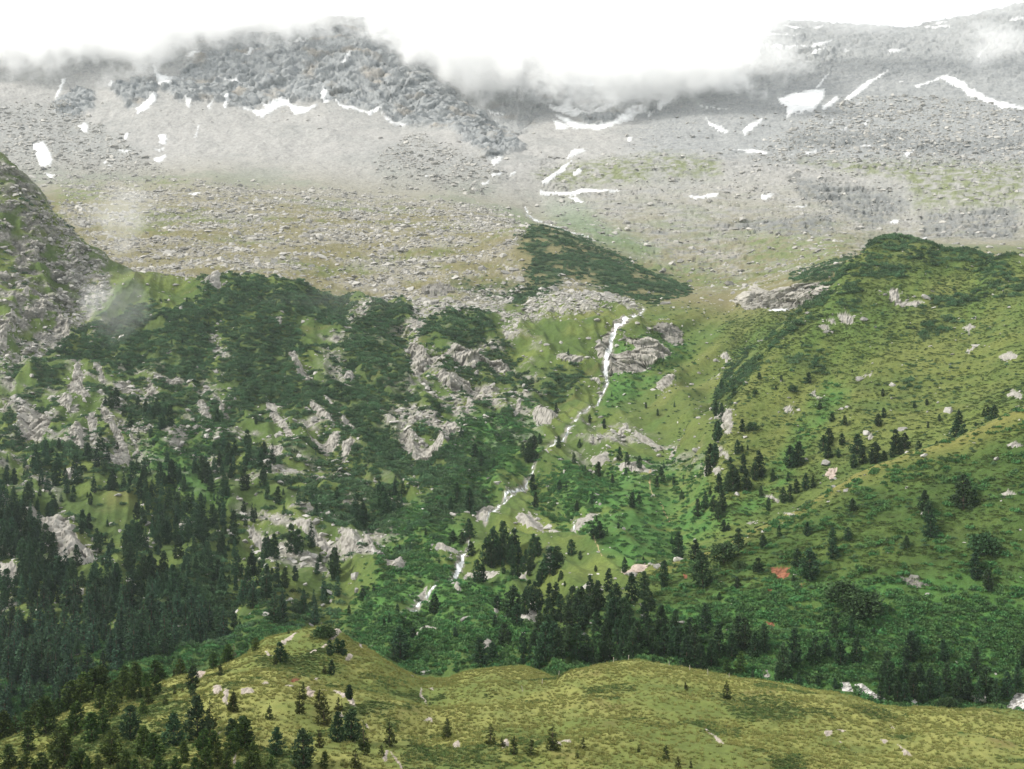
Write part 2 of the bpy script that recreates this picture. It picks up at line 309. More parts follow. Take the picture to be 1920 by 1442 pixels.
# rock: (frame, outline, name, label or group key)
ROCK = [
 (ML,"130,900 150,865 200,885 260,935 310,960 280,1010 290,1050 220,1070 110,1060 120,960",'cliff',"smooth pale cliff with a thin dark gully at the left edge"),
 (ML,"560,930 600,920 650,1010 690,1060 740,1140 720,1180 650,1150 640,1070 590,1010",'cliff',"tall slanting slab in the dark wooded rocks left of centre"),
 (ML,"380,800 440,640 470,700 470,790 520,870 480,880 430,850",'cliff',"upright rock rib at the top of the wooded crags"),
 (ML,"520,650 580,680 600,760 560,740",'rock_outcrop','ml'),(ML,"740,770 790,830 760,830",'rock_outcrop','ml'),
 (ML,"310,850 380,830 420,870 400,930 340,900",'rock_outcrop','ml'),(ML,"480,960 540,940 560,1010 520,1060",'rock_outcrop','ml'),
 (ML,"400,1060 440,1040 480,1120 440,1150",'rock_outcrop','ml'),(ML,"700,1030 740,1050 800,1140 770,1120",'rock_outcrop','ml'),
 (ML,"820,760 860,760 900,830 830,830",'rock_outcrop','ml'),(ML,"920,740 1000,735 1030,760 960,790",'rock_outcrop','ml'),
 (ML,"1200,830 1240,850 1290,930 1270,950 1215,880",'rock_outcrop','ml'),
 (ML,"1110,870 1150,870 1210,960 1200,1000 1140,980 1105,900",'rock_outcrop','ml'),
 (ML,"1500,840 1560,870 1600,880 1560,900 1640,1050 1660,1100 1620,1080 1560,1000 1500,920",'cliff',"narrow diagonal rock rib running down through the dwarf pine"),
 (ML,"1490,1110 1570,1110 1600,1140 1580,1210 1520,1190",'rock_outcrop',"square grey slab at the lower end of the diagonal rock rib"),
 (ML,"1620,590 1660,580 1700,650 1780,760 1730,760 1660,700",'rock_outcrop','ml'),
 (ML,"1740,900 1800,920 1880,990 1890,1020 1830,990 1750,940",'rock_outcrop','ml'),
 (ML,"1720,1040 1800,1070 1920,1050 1920,1090 1830,1130 1760,1090",'rock_outcrop','ml'),
 (ML,"1800,830 1880,870 1920,900 1850,880",'rock_outcrop','ml'),
 (ML,"200,240 250,300 230,400 180,360",'rock_outcrop','sp'),(ML,"290,290 330,330 340,480 300,470",'rock_outcrop','sp'),
 (ML,"40,340 90,380 80,460 40,410",'rock_outcrop','sp'),(ML,"330,430 400,430 390,500 350,490",'rock_outcrop','sp'),
 (ML,"100,210 150,220 140,280 100,260",'rock_outcrop','sp'),(ML,"0,400 30,430 40,560 0,560",'rock_outcrop','sp'),
 (ML,"590,1160 690,1150 720,1165 640,1200",'boulder',"pale flat boulder at the foot of the wooded crags"),
 (ML,"655,505 690,485 715,495 690,540 660,530",'boulder',"white boulder alone in the dense dwarf pine"),
 (ML,"1545,400 1575,392 1585,410 1570,432 1548,420",'boulder',"round grey boulder on the dwarf pine brow"),
 (ML,"980,105 1040,100 1045,140 990,140",'boulder',"dark square boulder on the edge of the boulder terrace"),
 (ML,"1150,180 1200,140 1240,140 1240,175 1190,188",'boulder',"large split boulder where dwarf pine meets the boulder terrace"),
 (ML,"350,1260 420,1255 435,1285 380,1295",'boulder',"flat grey boulder in the trees at the left"),
 (MM,"370,520 400,500 450,560 480,600 560,600 620,560 720,550 760,590 900,590 980,640 920,680 800,650 720,670 600,630 500,640 440,690 380,720 390,640 370,570",'cliff',"wide pale cliff band in the middle of the dwarf pine slope"),
 (MM,"500,720 560,700 650,690 720,720 800,780 850,850 800,830 720,800 640,810 540,760",'cliff',"second pale rock step just below the wide cliff band"),
 (MM,"660,850 720,860 770,880 700,930 680,910 690,880",'rock_outcrop','mc'),(MM,"240,960 280,950 320,980 300,1020 250,990",'rock_outcrop','mc'),
 (MM,"360,930 440,960 430,1020 380,1030",'rock_outcrop','mc'),(MM,"490,1010 560,1010 650,1000 640,1050 580,1080 520,1050",'rock_outcrop','mc'),
 (MM,"310,1070 380,1060 440,1110 580,1080 570,1130 500,1170 420,1170 340,1110",'cliff',"lowest pale rock step under the dwarf pine in mid slope"),
 (MM,"1590,470 1660,490 1700,480 1780,500 1860,540 1850,560 1700,650 1640,690 1510,710 1490,640 1520,550 1580,560 1660,540 1600,510",'cliff',"slanting banded cliff to the right of the high waterfall"),
 (MM,"1420,560 1470,500 1540,430 1600,370 1625,362 1540,470 1495,560 1475,640 1440,610",'cliff',"smooth rock wall to the left of the high waterfall"),
 (MM,"1380,740 1410,725 1460,750 1455,790 1400,770",'boulder',"big pale boulder at the foot of the high waterfall"),
 (MM,"1770,710 1830,660 1880,670 1860,720 1810,770 1770,750",'rock_outcrop',"pointed brown rock standing in bright grass right of the waterfall"),
 (MM,"1060,940 1120,920 1220,930 1200,980 1160,1000 1070,970",'rock_outcrop',"flat layered slab beside the stream below the waterfall"),
 (MM,"1540,1050 1600,980 1620,1010 1560,1070",'rock_outcrop','mr'),(MM,"1650,1010 1720,1030 1820,1080 1780,1100 1700,1080 1640,1060",'rock_outcrop','mr'),
 (MM,"1410,1130 1500,1130 1520,1180 1450,1190 1400,1180",'rock_outcrop','mr'),(MM,"1840,1140 1880,1070 1920,1060 1900,1110 1860,1160",'rock_outcrop','mr'),
 (MM,"400,1290 430,1280 450,1370 465,1400 410,1350",'rock_outcrop',"tall pale slab standing at the edge of dark dwarf pine"),
 (MM,"1530,1190 1600,1195 1750,1220 1760,1250 1660,1250 1560,1220",'rock_outcrop','mr'),
 (MM,"450,170 560,150 660,190 570,240 500,250 440,210",'rock_outcrop',"dark slabby outcrop on the far boulder terrace"),
 (MM,"240,130 290,120 310,160 260,180",'rock_outcrop','te'),(MM,"980,870 1010,880 990,940 960,935",'rock_outcrop','mc'),
 (MM,"1220,360 1280,335 1290,350 1240,375",'boulder',"grey boulder on the grassy rise left of the waterfall lip"),
 (MM,"1190,600 1240,580 1300,620 1360,650 1280,650 1200,625",'rock_outcrop','mc'),(MM,"900,40 970,75 950,95 900,65",'rock_outcrop','te'),
 (MM,"1800,390 1920,420 1920,510 1860,500 1780,450 1700,440",'rock_outcrop',"dark broken rock band above the banded waterfall cliff"),
 (MM,"0,940 50,960 90,1010 60,1020 0,970",'rock_outcrop','mc'),(MM,"0,1090 60,1070 80,1100 30,1160 0,1180",'rock_outcrop','mc'),
 (MM,"30,680 70,670 80,710 40,740 10,720",'boulder',"big grey boulder in the dwarf pine above the cliff band"),
 (MR,"310,235 330,220 420,170 480,190 560,170 650,150 760,150 830,150 760,210 690,280 600,310 520,315 430,300 340,300 310,260",'cliff',"broad pale cliff beyond the green ridge with snow at its foot"),
 (MR,"1155,215 1200,195 1230,250 1300,240 1350,250 1320,280 1210,280 1160,250",'rock_outcrop',"pale broken outcrop near the top of the green ridge"),
 (MR,"810,370 860,365 860,400 830,400",'rock_outcrop','ri'),(MR,"760,420 810,400 830,430 780,440",'rock_outcrop','ri'),
 (MR,"870,340 920,320 970,350 940,385 890,380",'rock_outcrop','ri'),(MR,"1580,400 1620,380 1650,400 1610,440",'rock_outcrop','ri'),
 (MR,"1600,550 1640,505 1650,520 1610,570",'rock_outcrop','ri'),(MR,"1780,570 1850,540 1890,560 1870,590 1790,590",'rock_outcrop','ri'),
 (MR,"1820,790 1860,750 1915,780 1900,805 1830,800",'rock_outcrop','ri'),(MR,"710,790 740,755 760,790 790,810 730,805",'rock_outcrop','ri'),
 (MR,"800,1250 820,1200 870,1190 865,1230 830,1265",'rock_outcrop',"pink bare slab on the crest of the nearer green shoulder"),
 (MR,"1820,1060 1870,1040 1910,1055 1890,1075 1830,1075",'boulder',"pale flat boulder on the grass of the nearer shoulder"),
 (MR,"220,870 250,850 285,870 275,1020 240,1020 215,940 190,910",'cliff',"upright grey cliff among trees at the lower end of the ridge"),
 (MR,"195,1080 220,1070 265,1120 260,1170 215,1130",'rock_outcrop','ri'),(MR,"175,1190 215,1190 220,1230 180,1240",'rock_outcrop','ri'),
 (MR,"130,1140 150,1180 130,1260 115,1200",'rock_outcrop','ri'),(MR,"1780,1350 1840,1315 1880,1340 1850,1360 1790,1370",'rock_outcrop','ri'),
 (MR,"450,1350 500,1350 540,1370 530,1390 480,1375",'rock_outcrop','ri'),(MR,"990,690 1070,670 1060,695 990,705",'rock_outcrop','ri'),
 (MR,"1720,20 1800,5 1920,10 1920,25 1780,30",'rock_outcrop',"flat white slabs on the bench behind the top of the green ridge"),
 (MR,"160,700 200,650 270,580 285,600 210,670",'rock_outcrop','ri'),(MR,"210,560 250,530 265,550 230,580",'boulder','ri'),
 (MR,"560,860 600,840 630,880 590,900",'rock_outcrop','ri'),(MR,"1030,1020 1060,1000 1075,1030 1040,1045",'rock_outcrop','ri'),
 (BL,"165,60 180,30 260,70 330,60 380,100 420,150 430,210 500,250 545,340 480,380 420,415 350,430 330,360 310,320 250,250 210,170 180,130",'cliff',"big bare grey cliff above the dark forest on the left"),
 (BL,"290,370 340,370 410,410 370,440 320,400",'rock_outcrop','bl'),(BL,"0,350 60,380 110,440 100,490 60,470 0,460",'rock_outcrop','bl'),
 (BL,"490,490 540,450 530,480 510,515",'rock_outcrop','bl'),(BL,"420,590 480,550 475,580 430,610",'rock_outcrop','bl'),
 (BL,"1380,120 1420,100 1500,150 1560,180 1430,170",'rock_outcrop','bc'),
 (BL,"1640,110 1720,130 1800,190 1900,240 1915,280 1830,250 1700,190",'rock_outcrop',"long low rock wall cutting across the green slope"),
 (BL,"1740,10 1780,70 1750,70",'rock_outcrop','bc'),(BL,"1515,345 1540,330 1585,380 1550,370",'rock_outcrop','bc'),
 (BL,"990,80 1030,60 1080,100 1040,140 1050,200 1000,200 1010,140",'rock_outcrop',"pale scree chute between the trees left of centre"),
 (BL,"800,180 840,90 845,210",'rock_outcrop','bl'),(BL,"200,290 260,280 270,330 220,340",'rock_outcrop','bl'),
 (BM,"0,170 60,200 100,250 120,300 40,310 0,280",'rock_outcrop',"bulging pale rock face at the end of the low rock wall"),
 (BM,"135,210 180,180 250,190 180,240 220,350 160,300 130,260",'rock_outcrop','bc'),
 (BM,"250,360 310,310 380,340 370,400 330,425 280,400",'rock_outcrop',"blocky pale outcrop left of the lower waterfall"),
 (BM,"525,310 600,280 680,270 665,330 600,350 540,330",'rock_outcrop',"brown rock face immediately left of the lower waterfall"),
 (BM,"605,40 650,70 710,60 700,90 640,90",'rock_outcrop','bc'),(BM,"740,110 820,20 870,40 800,130",'rock_outcrop','bc'),
 (BM,"990,90 1060,50 1140,100 1120,130 1060,130 1000,110",'rock_outcrop',"rounded layered rock hump above the central tree group"),
 (BM,"1140,120 1230,150 1240,190 1160,150",'rock_outcrop','bc'),(BM,"1270,170 1300,90 1380,60 1450,60 1390,110 1310,150 1290,190",'rock_outcrop',"pale rocks beside the thin dark side stream"),
 (BM,"945,420 1000,390 1060,370 1040,420 960,430",'rock_outcrop','bc'),
 (BM,"690,430 740,400 850,430 930,440 900,460 810,470 700,450",'rock_outcrop',"low pale ledge to the right of the lower waterfall"),
 (BM,"1005,650 1030,600 1090,555 1110,590 1100,650 1060,690 1020,705",'boulder',"huge leaning grey boulder at the edge of the central wood"),
 (BM,"430,760 480,740 570,770 540,790 430,785",'rock_outcrop','bc'),
 (BM,"1580,390 1640,320 1760,300 1700,340 1640,380 1600,405",'rock_outcrop',"bare pink bank on the tip of the nearer shoulder"),
 (BM,"650,520 690,480 690,570 670,600",'rock_outcrop','bc'),(BM,"800,895 850,840 890,850 880,880 820,900",'boulder',"dark grey boulder just behind the near grassy hill"),
 (BM,"425,570 500,520 490,560 440,580",'rock_outcrop','bc'),(BM,"870,600 900,560 890,690 865,690",'rock_outcrop','bc'),
 (FG,"300,575 360,550 400,560 380,590",'rock_outcrop','fg'),(FG,"515,600 560,585 610,610 560,640 520,625",'rock_outcrop','fg'),
 (FG,"130,660 180,645 230,645 270,690 220,695 150,695",'rock_outcrop','fg'),(FG,"0,640 45,640 45,750 0,740",'rock_outcrop','fg'),
 (FG,"-110,640 -60,620 -20,640 -30,690 -100,690",'rock_outcrop','fg'),(FG,"-250,430 -190,400 -140,440 -200,500 -250,490",'rock_outcrop',"pink rock beside the roundest stone pine on the near hill"),
 (FG,"680,620 690,560 740,580 720,640 780,650 740,720 690,700",'rock_outcrop',"knobbly pink rock behind two pointed trees on the near hill"),
 (FG,"780,590 880,620 870,640 790,620",'rock_outcrop','fg'),(FG,"910,620 980,640 1040,700 1000,720 930,660",'rock_outcrop','fg'),
 (FG,"1030,740 1080,725 1140,800 1080,780",'rock_outcrop','fg'),(FG,"975,815 1020,820 1060,860 1010,880",'rock_outcrop','fg'),
 (FG,"1190,870 1230,890 1280,950 1220,920",'rock_outcrop','fg'),(FG,"330,260 360,250 410,290 350,300",'rock_outcrop','kn'),
 (FG,"485,180 560,150 640,110 560,170 520,200",'rock_outcrop','kn'),(FG,"920,100 970,90 1000,140 930,190 910,170",'rock_outcrop',"bare rock tip on the summit of the near knoll"),
 (FG,"700,300 760,260 820,265 780,300",'rock_outcrop','kn'),(FG,"820,250 870,220 885,240 840,265",'rock_outcrop','kn'),
 (FG,"1130,230 1190,250 1190,270",'rock_outcrop','kn'),(FG,"1570,460 1620,500 1620,530 1590,490",'rock_outcrop','kn'),
 (FG,"1030,340 1060,325 1090,350 1050,360",'rock_outcrop','kn'),(FG,"1670,600 1740,670 1750,690 1690,650",'rock_outcrop','fg'),
 (FG,"1730,600 1780,590 1800,630 1750,620",'rock_outcrop','fg'),(FG,"1350,1200 1380,1110 1400,1120 1400,1240 1370,1240",'rock_outcrop','fg'),
 (FG,"1400,1110 1440,1140 1550,1280 1510,1280 1460,1190",'rock_outcrop',"long pink rock rib at the bottom of the near hill"),
 (FG,"1700,880 1760,865 1790,885",'rock_outcrop','fg'),(FG,"760,490 810,490 800,520",'rock_outcrop','kn'),
 (FG,"60,1230 100,1180 95,1250",'rock_outcrop','fg'),(FG,"-60,1000 -20,990 -30,1060 -55,1050",'rock_outcrop','fg'),(FG,"-320,860 -290,800 -280,830 -310,880",'rock_outcrop','fg'),
 (BR,"875,960 930,955 960,1020 890,1010",'rock_outcrop',"white rock wedge behind the near hill's right slope"),
 (BR,"960,970 1000,960 1140,1040 1140,1065 1080,1050 980,1020",'cliff',"white streaked cliff showing over the near hill's crest"),
 (BR,"1240,1090 1300,1040 1330,1105",'rock_outcrop','br'),(BR,"1810,1090 1870,1010 1990,1020 1990,1110 1850,1105",'cliff',"white rock face low at the right edge"),
 (BR,"430,890 480,890 490,940 450,945",'rock_outcrop',"small grey rock face between trees over the near crest"),
 (BR,"1210,360 1270,365 1400,420 1300,420 1240,400",'rock_outcrop',"strip of stones on the dark green face of the nearer shoulder"),
 (BR,"100,1205 160,1240 230,1280 300,1320 220,1290 130,1235",'rock_outcrop',"thin pale diagonal rock rib on the near grassy slope"),
 (BR,"860,1220 920,1235 905,1245 865,1238",'rock_outcrop','fr'),(BR,"865,1270 905,1275 890,1295",'rock_outcrop','fr'),(BR,"1090,1270 1160,1295 1130,1300",'rock_outcrop','fr'),
 (BR,"1210,1310 1310,1365 1240,1350",'rock_outcrop','fr'),(BR,"790,1245 840,1240 845,1255 800,1262",'rock_outcrop','fr'),(BR,"1150,1180 1190,1210 1170,1205",'rock_outcrop','fr'),
 (BR,"550,0 620,5 650,35 590,20",'rock_outcrop','ri'),(BR,"350,70 430,40 380,78",'rock_outcrop','ri'),
 (BM,"610,1290 660,1270 650,1330 625,1330",'rock_outcrop','fr'),(BM,"890,1345 930,1335 940,1365 895,1370",'rock_outcrop','fr'),(BM,"1175,1365 1230,1360 1235,1388 1180,1385",'rock_outcrop','fr'),(BM,"1230,1350 1290,1345 1300,1365 1240,1365",'rock_outcrop','fr'),
]
KEYS = {
 'ml': ("grey rock outcrop breaking through dwarf pine on the left slope", "rock outcrops in the left dwarf pine slope"),
 'sp': ("grey rock rib on the steep grassy spur below the left wisp", "rock ribs on the left spur"),
 'mc': ("pale rock outcrop among scrub between the cliff band and the stream", "rock outcrops in mid slope"),
 'mr': ("pale rock ledge on the green slope right of the main stream", "rock ledges right of the stream"),
 'te': ("pale slab on the far boulder terrace", "slabs on the boulder terrace"),
 'ri': ("small pale rock outcrop in the grass of the green ridge", "small outcrops on the green ridge"),
 'bl': ("grey rock ledge in the dark forest on the left", "rock ledges in the left forest"),
 'bc': ("pale rock ledge in the green scrub round the lower stream", "rock ledges round the lower stream"),
 'fg': ("small pinkish rock in the grass of the near hill", "small rocks on the near hill"),
 'kn': ("small pale rock on the slopes of the near knoll", "small rocks on the near knoll"),
 'fr': ("low pale stone in the grass at the front of the near hill", "stones at the front of the near hill"),
 'br': ("patch of white broken rock behind the near crest", "white broken rock behind the near crest"),
}
EARTH = [
 (BR,"490,310 600,310 605,350 570,385 540,385 500,350","large red bare earth scar on the dark green shoulder"),
 (BR,"460,430 480,415 500,430 480,455","small red earth scar just below the large one"),
 (BR,"645,403 685,408 665,428","tiny red earth scar to the right of the large one"),
 (BR,"440,625 510,622 515,638 445,635","narrow dark red earth strip above the valley trees"),
 (BR,"0,345 25,340 25,365 0,375","small red earth scar left of the biggest shoulder tree"),
 (FG,"530,520 600,490 660,490 600,530","red stony earth patch on the near knoll"),
]
# ------------------------------------------------------------------ masks on the grid
NX1 = fbm(X, Y + 1.5 * Z, 14, 3, 3); NX2 = fbm(X, Y + 1.5 * Z, 14, 3, 8)
WPX = PX0 + NX1 * 4500 / np.sqrt(DEP) / 28
WPY = PY0 + NX2 * 4500 / np.sqrt(DEP) / 28
VIS0 = np.ones(PY0.shape, bool)
VIS0[1:] = PY0[1:] <= np.minimum.accumulate(PY0, axis=0)[:-1] + 4

def sdist(poly, x, y):
    """signed distance, positive inside"""
    p = np.array(poly); q = np.roll(p, -1, axis=0)
    ins = np.zeros(x.shape, bool); d = np.full(x.shape, 1e9)
    for (x0, y0), (x1, y1) in zip(p, q):
        ex, ey = x1 - x0, y1 - y0
        t = np.clip(((x - x0) * ex + (y - y0) * ey) / (ex * ex + ey * ey + 1e-9), 0, 1)
        d = np.minimum(d, (x - x0 - t * ex) ** 2 + (y - y0 - t * ey) ** 2)
        if y0 != y1:
            c = ((y0 > y) != (y1 > y)) & (x < ex * (y - y0) / ey + x0)
            ins ^= c
    d = np.sqrt(d)
    return np.where(ins, d, -d)
def polymask(poly, soft=3.0, warp=1.0, t0=0, t1=99):
    """(index arrays, value 0..1, signed distance) of the grid points near the outline"""
    p = np.array(poly); pad = soft + 10
    m = (PX0 > p[:,0].min()-pad) & (PX0 < p[:,0].max()+pad) & (PY0 > p[:,1].min()-pad) & (PY0 < p[:,1].max()+pad) & VIS0 & (T2 >= t0) & (T2 <= t1)
    idx = np.nonzero(m)
    x = PX0[idx] + (WPX - PX0)[idx] * warp; y = PY0[idx] + (WPY - PY0)[idx] * warp
    s = sdist(poly, x, y)
    return idx, sstep(-soft, soft, s), s
def linedist(line, widths):
    """distance from a polyline minus its half width, in photo pixels"""
    p = np.array(line); pad = 30
    m = (PX0 > p[:,0].min()-pad) & (PX0 < p[:,0].max()+pad) & (PY0 > p[:,1].min()-pad) & (PY0 < p[:,1].max()+pad) & VIS0
    idx = np.nonzero(m); x = PX0[idx] + NX1[idx] * 3; y = PY0[idx]
    d = np.full(x.shape, 1e9)
    for i in range(len(p) - 1):
        ex, ey = p[i+1] - p[i]
        t = np.clip(((x - p[i,0]) * ex + (y - p[i,1]) * ey) / (ex*ex + ey*ey + 1e-9), 0, 1)
        d = np.minimum(d, np.hypot(x - p[i,0] - t*ex, y - p[i,1] - t*ey) - (widths[i]*(1-t) + widths[i+1]*t) * .26)
    return idx, d
def field(polys, soft=10, warp=1.6, t0=0, t1=99):
    f = np.zeros(PY0.shape, np.float32)
    for txt in polys:
        idx, v, s = polymask(PL(0, 0, 1, txt), soft, warp, t0, t1)
        f[idx] = np.maximum(f[idx], v)
    return f

Q = Y + 1.5 * Z                      # distance measured up the slope
# ------------------------------------------------------------------ fields: what grows or lies where
DENSE = field(["230,590 385,600 400,690 370,730 250,705 150,680 180,640", "380,540 430,532 520,545 640,562 690,600 640,640 560,600 480,620 400,610",
  "690,575 770,582 740,640 760,740 720,800 690,800 640,700 650,620", "800,600 930,605 925,640 870,665 800,640", "640,740 700,760 770,860 760,900 700,900 650,820",
  "790,870 840,870 850,920 790,930", "1025,710 1080,700 1090,730 1050,760 1020,750", "1000,426 1060,438 1130,472 1200,507 1287,545 1230,562 1160,555 1100,535 1060,500 1060,525 1020,545 985,520 1000,480 970,450",
  "840,530 1050,540 1020,585 960,570 850,545", "1618,450 1660,443 1720,453 1760,464 1700,474 1640,476", "1740,466 1830,480 1865,492 1800,497 1750,488", "1625,486 1700,488 1760,500 1700,516 1640,528 1610,512", "1490,526 1540,508 1600,490 1610,500 1560,520 1500,540",
  "1400,672 1412,680 1372,752 1355,800 1340,800 1352,740 1385,690", "1562,535 1530,558 1492,600 1446,640 1452,650 1500,610 1545,575", "1840,500 1890,488 1885,525 1850,530", "1725,575 1800,556 1850,552 1800,572", "1860,545 1930,525 1930,545 1880,562", "1720,620 1780,605 1790,615 1730,640", "1490,690 1530,672 1560,690 1530,705 1495,700", "1690,720 1730,714 1735,724 1700,730", "1585,545 1620,545 1612,560 1580,566", "1575,560 1615,565 1605,582 1570,575",
  "430,640 540,600 560,700 500,800 440,780 420,700","520,740 640,720 650,800 560,800","300,740 420,760 420,800 300,790"], 16, 3.2)
DENSE *= np.where(T2 > 11, sstep(-.38, .02, fbm(X * .8, Y + 1.5 * Z, 24, 4, 99)), 1)
SLOPE_L = field(["0,650 150,620 250,590 380,556 700,585 850,620 940,640 990,700 1030,760 960,840 900,900 850,1000 780,1060 640,1060 500,900 300,880 0,900"], 15)
WOOD_L = field(["-200,860 300,880 420,800 520,900 620,1010 640,1180 430,1260 200,1300 -200,1450"], 20)
DARKSCRUB = field(["280,1100 420,1080 430,1250 300,1260","800,950 900,930 910,990 820,1000","590,950 740,930 740,1010 600,1010"], 12)
LUSH = field(["640,1190 700,1100 780,1060 850,1110 960,1120 1000,1250 760,1280", "1150,650 1260,630 1300,660 1180,760 1130,790 1145,730",
  "1060,900 1330,850 1345,1000 1180,1080 1050,1000", "1340,960 1420,920 1555,720 1585,735 1500,860 1420,960 1330,1010", "1230,1150 1400,1090 1930,1090 1930,1260 1500,1290 1300,1270",
  "850,800 1000,790 1010,860 900,960 850,960", "-10,690 25,690 25,712 -10,712","60,850 90,830 150,860 60,870","240,865 285,855 290,890 250,890","340,865 400,830 405,860 330,890",
  "1020,370 1090,370 1130,420 1230,470 1200,480 1060,432 1020,400","935,392 1010,415 980,422","250,860 300,850 400,900 420,960 360,960","700,960 850,960 860,1060 720,1080"], 24, 3.0)
SCRUB = field(["640,1190 700,1100 780,1060 850,1100 850,1130 760,1280", "850,800 1000,800 960,900 880,990 830,960", "750,960 850,990 850,1050 720,1080","250,840 420,790 410,860 300,880","850,1130 960,1140 970,1250 780,1270",
  "1000,900 1150,880 1140,960 1080,980 1010,960", "1250,1170 1500,1110 1930,1110 1930,1250 1500,1270"], 26, 3.0)
TALUS = field(["120,350 300,338 560,352 700,365 940,390 990,425 960,470 990,540 930,600 800,600 760,570 680,565 560,535 430,525 250,520 190,480 110,400",
  "1060,520 1180,560 1200,580 1090,600 980,610 1000,560", "60,380 110,440 200,520 210,560 130,640 0,720 0,690 100,620 150,560 100,470",
  "388,630 405,640 435,690 420,697 400,670", "650,590 700,575 690,600 650,640", "770,580 800,600 790,640 760,680 770,620","930,600 1000,590 960,650"], 8, 1.6)
GREYBOULDERS = field(["780,250 900,300 960,330 900,370 720,350 700,300", "1480,240 1620,160 1760,170 1930,210 1930,310 1700,310 1400,300", "-40,190 120,200 220,260 330,330 100,350 -40,300"], 12)
UPRIGHT = field(["1000,300 1100,290 1280,285 1930,300 1930,450 1700,450 1580,500 1420,540 1290,545 1180,480 1030,425"], 14)
UPGREEN = field(["1000,330 1060,310 1240,290 1210,340 1050,350","1500,300 1920,305 1920,390 1720,390 1700,340","1240,290 1350,300 1350,330 1240,330","100,355 190,345 190,375 110,380","240,345 310,335 360,345 250,352","1100,480 1330,500 1420,540 1290,545","1400,440 1600,450 1560,490 1400,500"], 14, 3.0)
CRAG = field(["95,195 150,165 178,175 175,205 130,222 105,212","200,160 300,140 292,180 240,202 225,185","300,165 400,95 470,70 640,58 740,70 860,185 960,255 985,275 920,300 890,280 840,240 760,235 700,207 640,192 610,188 570,190 490,195 470,206 400,190 340,190",
  "930,60 960,55 1030,100 1030,190 985,190 990,120","1370,95 1480,85 1560,95 1560,140 1440,155 1390,140","1060,165 1180,165 1190,180 1060,195","1080,210 1250,180 1230,215 1100,235"], 6, 2.0)
BAND = field(["1480,330 1690,365 1705,385 1640,430 1580,405 1500,370","1725,400 1910,385 1910,447 1730,447","1700,270 1930,255 1930,285 1700,290","1480,250 1700,245 1700,280 1480,275","1340,420 1560,400 1560,440 1480,440"], 8, 2.0)
GOLD = field(["1360,780 1440,740 1920,560 1920,700 1700,830 1500,900 1420,940", "1060,570 1300,590 1280,640 1180,620 1060,640","1180,1075 1280,1050 1400,1000 1600,885 1920,765 1920,810 1600,930 1400,1035 1180,1095","1290,540 1400,540 1360,600 1250,600"], 20, 2.0)
HEATH = field(["1180,1080 1330,1040 1500,960 1700,860 1930,790 1930,1090 1500,1090 1240,1150","1360,600 1560,545 1640,460 1930,500 1930,760 1700,840 1340,1000"], 25)
n_big = fbm(X, Q, 60, 4, 21); n_mid = fbm(X, Q, 18, 4, 22); n_fine = fbm(X, Q, 4.5, 3, 23); n_huge = fbm(X, Q, 160, 3, 24)
near = T2 < 4.6
right = sstep(1130, 1260, PX0)
# ------------------------------------------------------------------ relief
N0 = normals(X, Y, Z)
D = np.zeros(PY0.shape, np.float32); DO = np.zeros(PY0.shape, np.float32)     # along the normal; level, out of the slope
tt = T2
w_fg = 1 - sstep(3.2, 4.5, tt); w_far = sstep(13.0, 15.0, tt); w_ter = sstep(9.6, 11, tt) * (1 - w_far); w_mid = 1 - np.clip(w_fg + w_far + w_ter, 0, 1)
edge_quiet = 1 - 0.7 * np.exp(-((tt - 3) / .18) ** 2)
D += w_fg * (2.6 * fbm(X, Q, 28, 3, 31) * edge_quiet + .7 * fbm(X, Q, 8, 3, 32) + .22 * fbm(X, Q, 1.8, 2, 33))
rockiness_L = SLOPE_L * (1 - DENSE)
D += w_mid * (3.2 * fbm(X, Q, 55, 3, 34) * (1 - .4 * right) + 1.2 * fbm(X, Q, 12, 3, 35) + .4 * fbm(X, Q, 3.5, 2, 36))
ca, sa = math.cos(.6), math.sin(.6)
D += w_mid * (1 - right) * 12.0 * fbm((X + .15 * Q) / 1.0, Q * .28, 42, 3, 37, ridged=True)
D += w_mid * right * sstep(7.3, 8, tt) * 11.0 * fbm((X * ca - Y * sa), (X * sa + Y * ca) * .25, 38, 3, 38)
D += DENSE * (w_mid + w_ter) * 1.3 * np.abs(fbm(X * .7, Q, 9, 3, 57)) * 2
D += HEATH * w_mid * .7 * fbm(X * .45, Q, 3.2, 3, 39, ridged=True)
D += w_ter * (4.5 * fbm(X, Q, 70, 4, 40) + 1.6 * fbm(X, Q, 14, 3, 41, ridged=True) * (.5 + .5 * TALUS))
D += w_far * (1 - CRAG) * sstep(16.3, 15.2, tt) * 5 * fbm(X + .2 * Q, Q * .22, 75, 3, 58)
D += w_far * (5.0 * fbm(X, Q, 120, 4, 42) + 1.6 * fbm(X, Q, 18, 3, 43))
# broken rock: left mid slope, terrace steps, far walls
def add_blocks(weight, size, ang, stretch, amp, seed, col=None):
    idx = np.nonzero(weight > 0.02)
    h, cr, hs = blocks(X[idx], Q[idx] * .8, size, ang, stretch, seed)
    D[idx] += weight[idx] * amp * h * .45; DO[idx] += weight[idx] * amp * h * .85
    return idx, cr, hs
cl = np.clip(CRAG * 1.2 + sstep(16.2, 16.9, tt) * .6, 0, 1) * w_far
D += cl * 9 * fbm(X * .9 + .5 * Q, Q * .4, 30, 4, 44, ridged=True)
add_blocks(cl, 34, 1.0, 3.0, 8, 45); add_blocks(cl, 11, .7, 3.0, 4.0, 46); add_blocks(cl, 5, .7, 2.5, 1.8, 59)
add_blocks(w_far * (1 - cl) * .6, 10, .2, 1.6, 2.4, 54)
add_blocks(np.clip(BAND + UPRIGHT * .35, 0, 1), 16, -.25, 3.0, 6, 47)
add_blocks(UPRIGHT * .8, 13, -.12, 5.0, 3.6, 56)
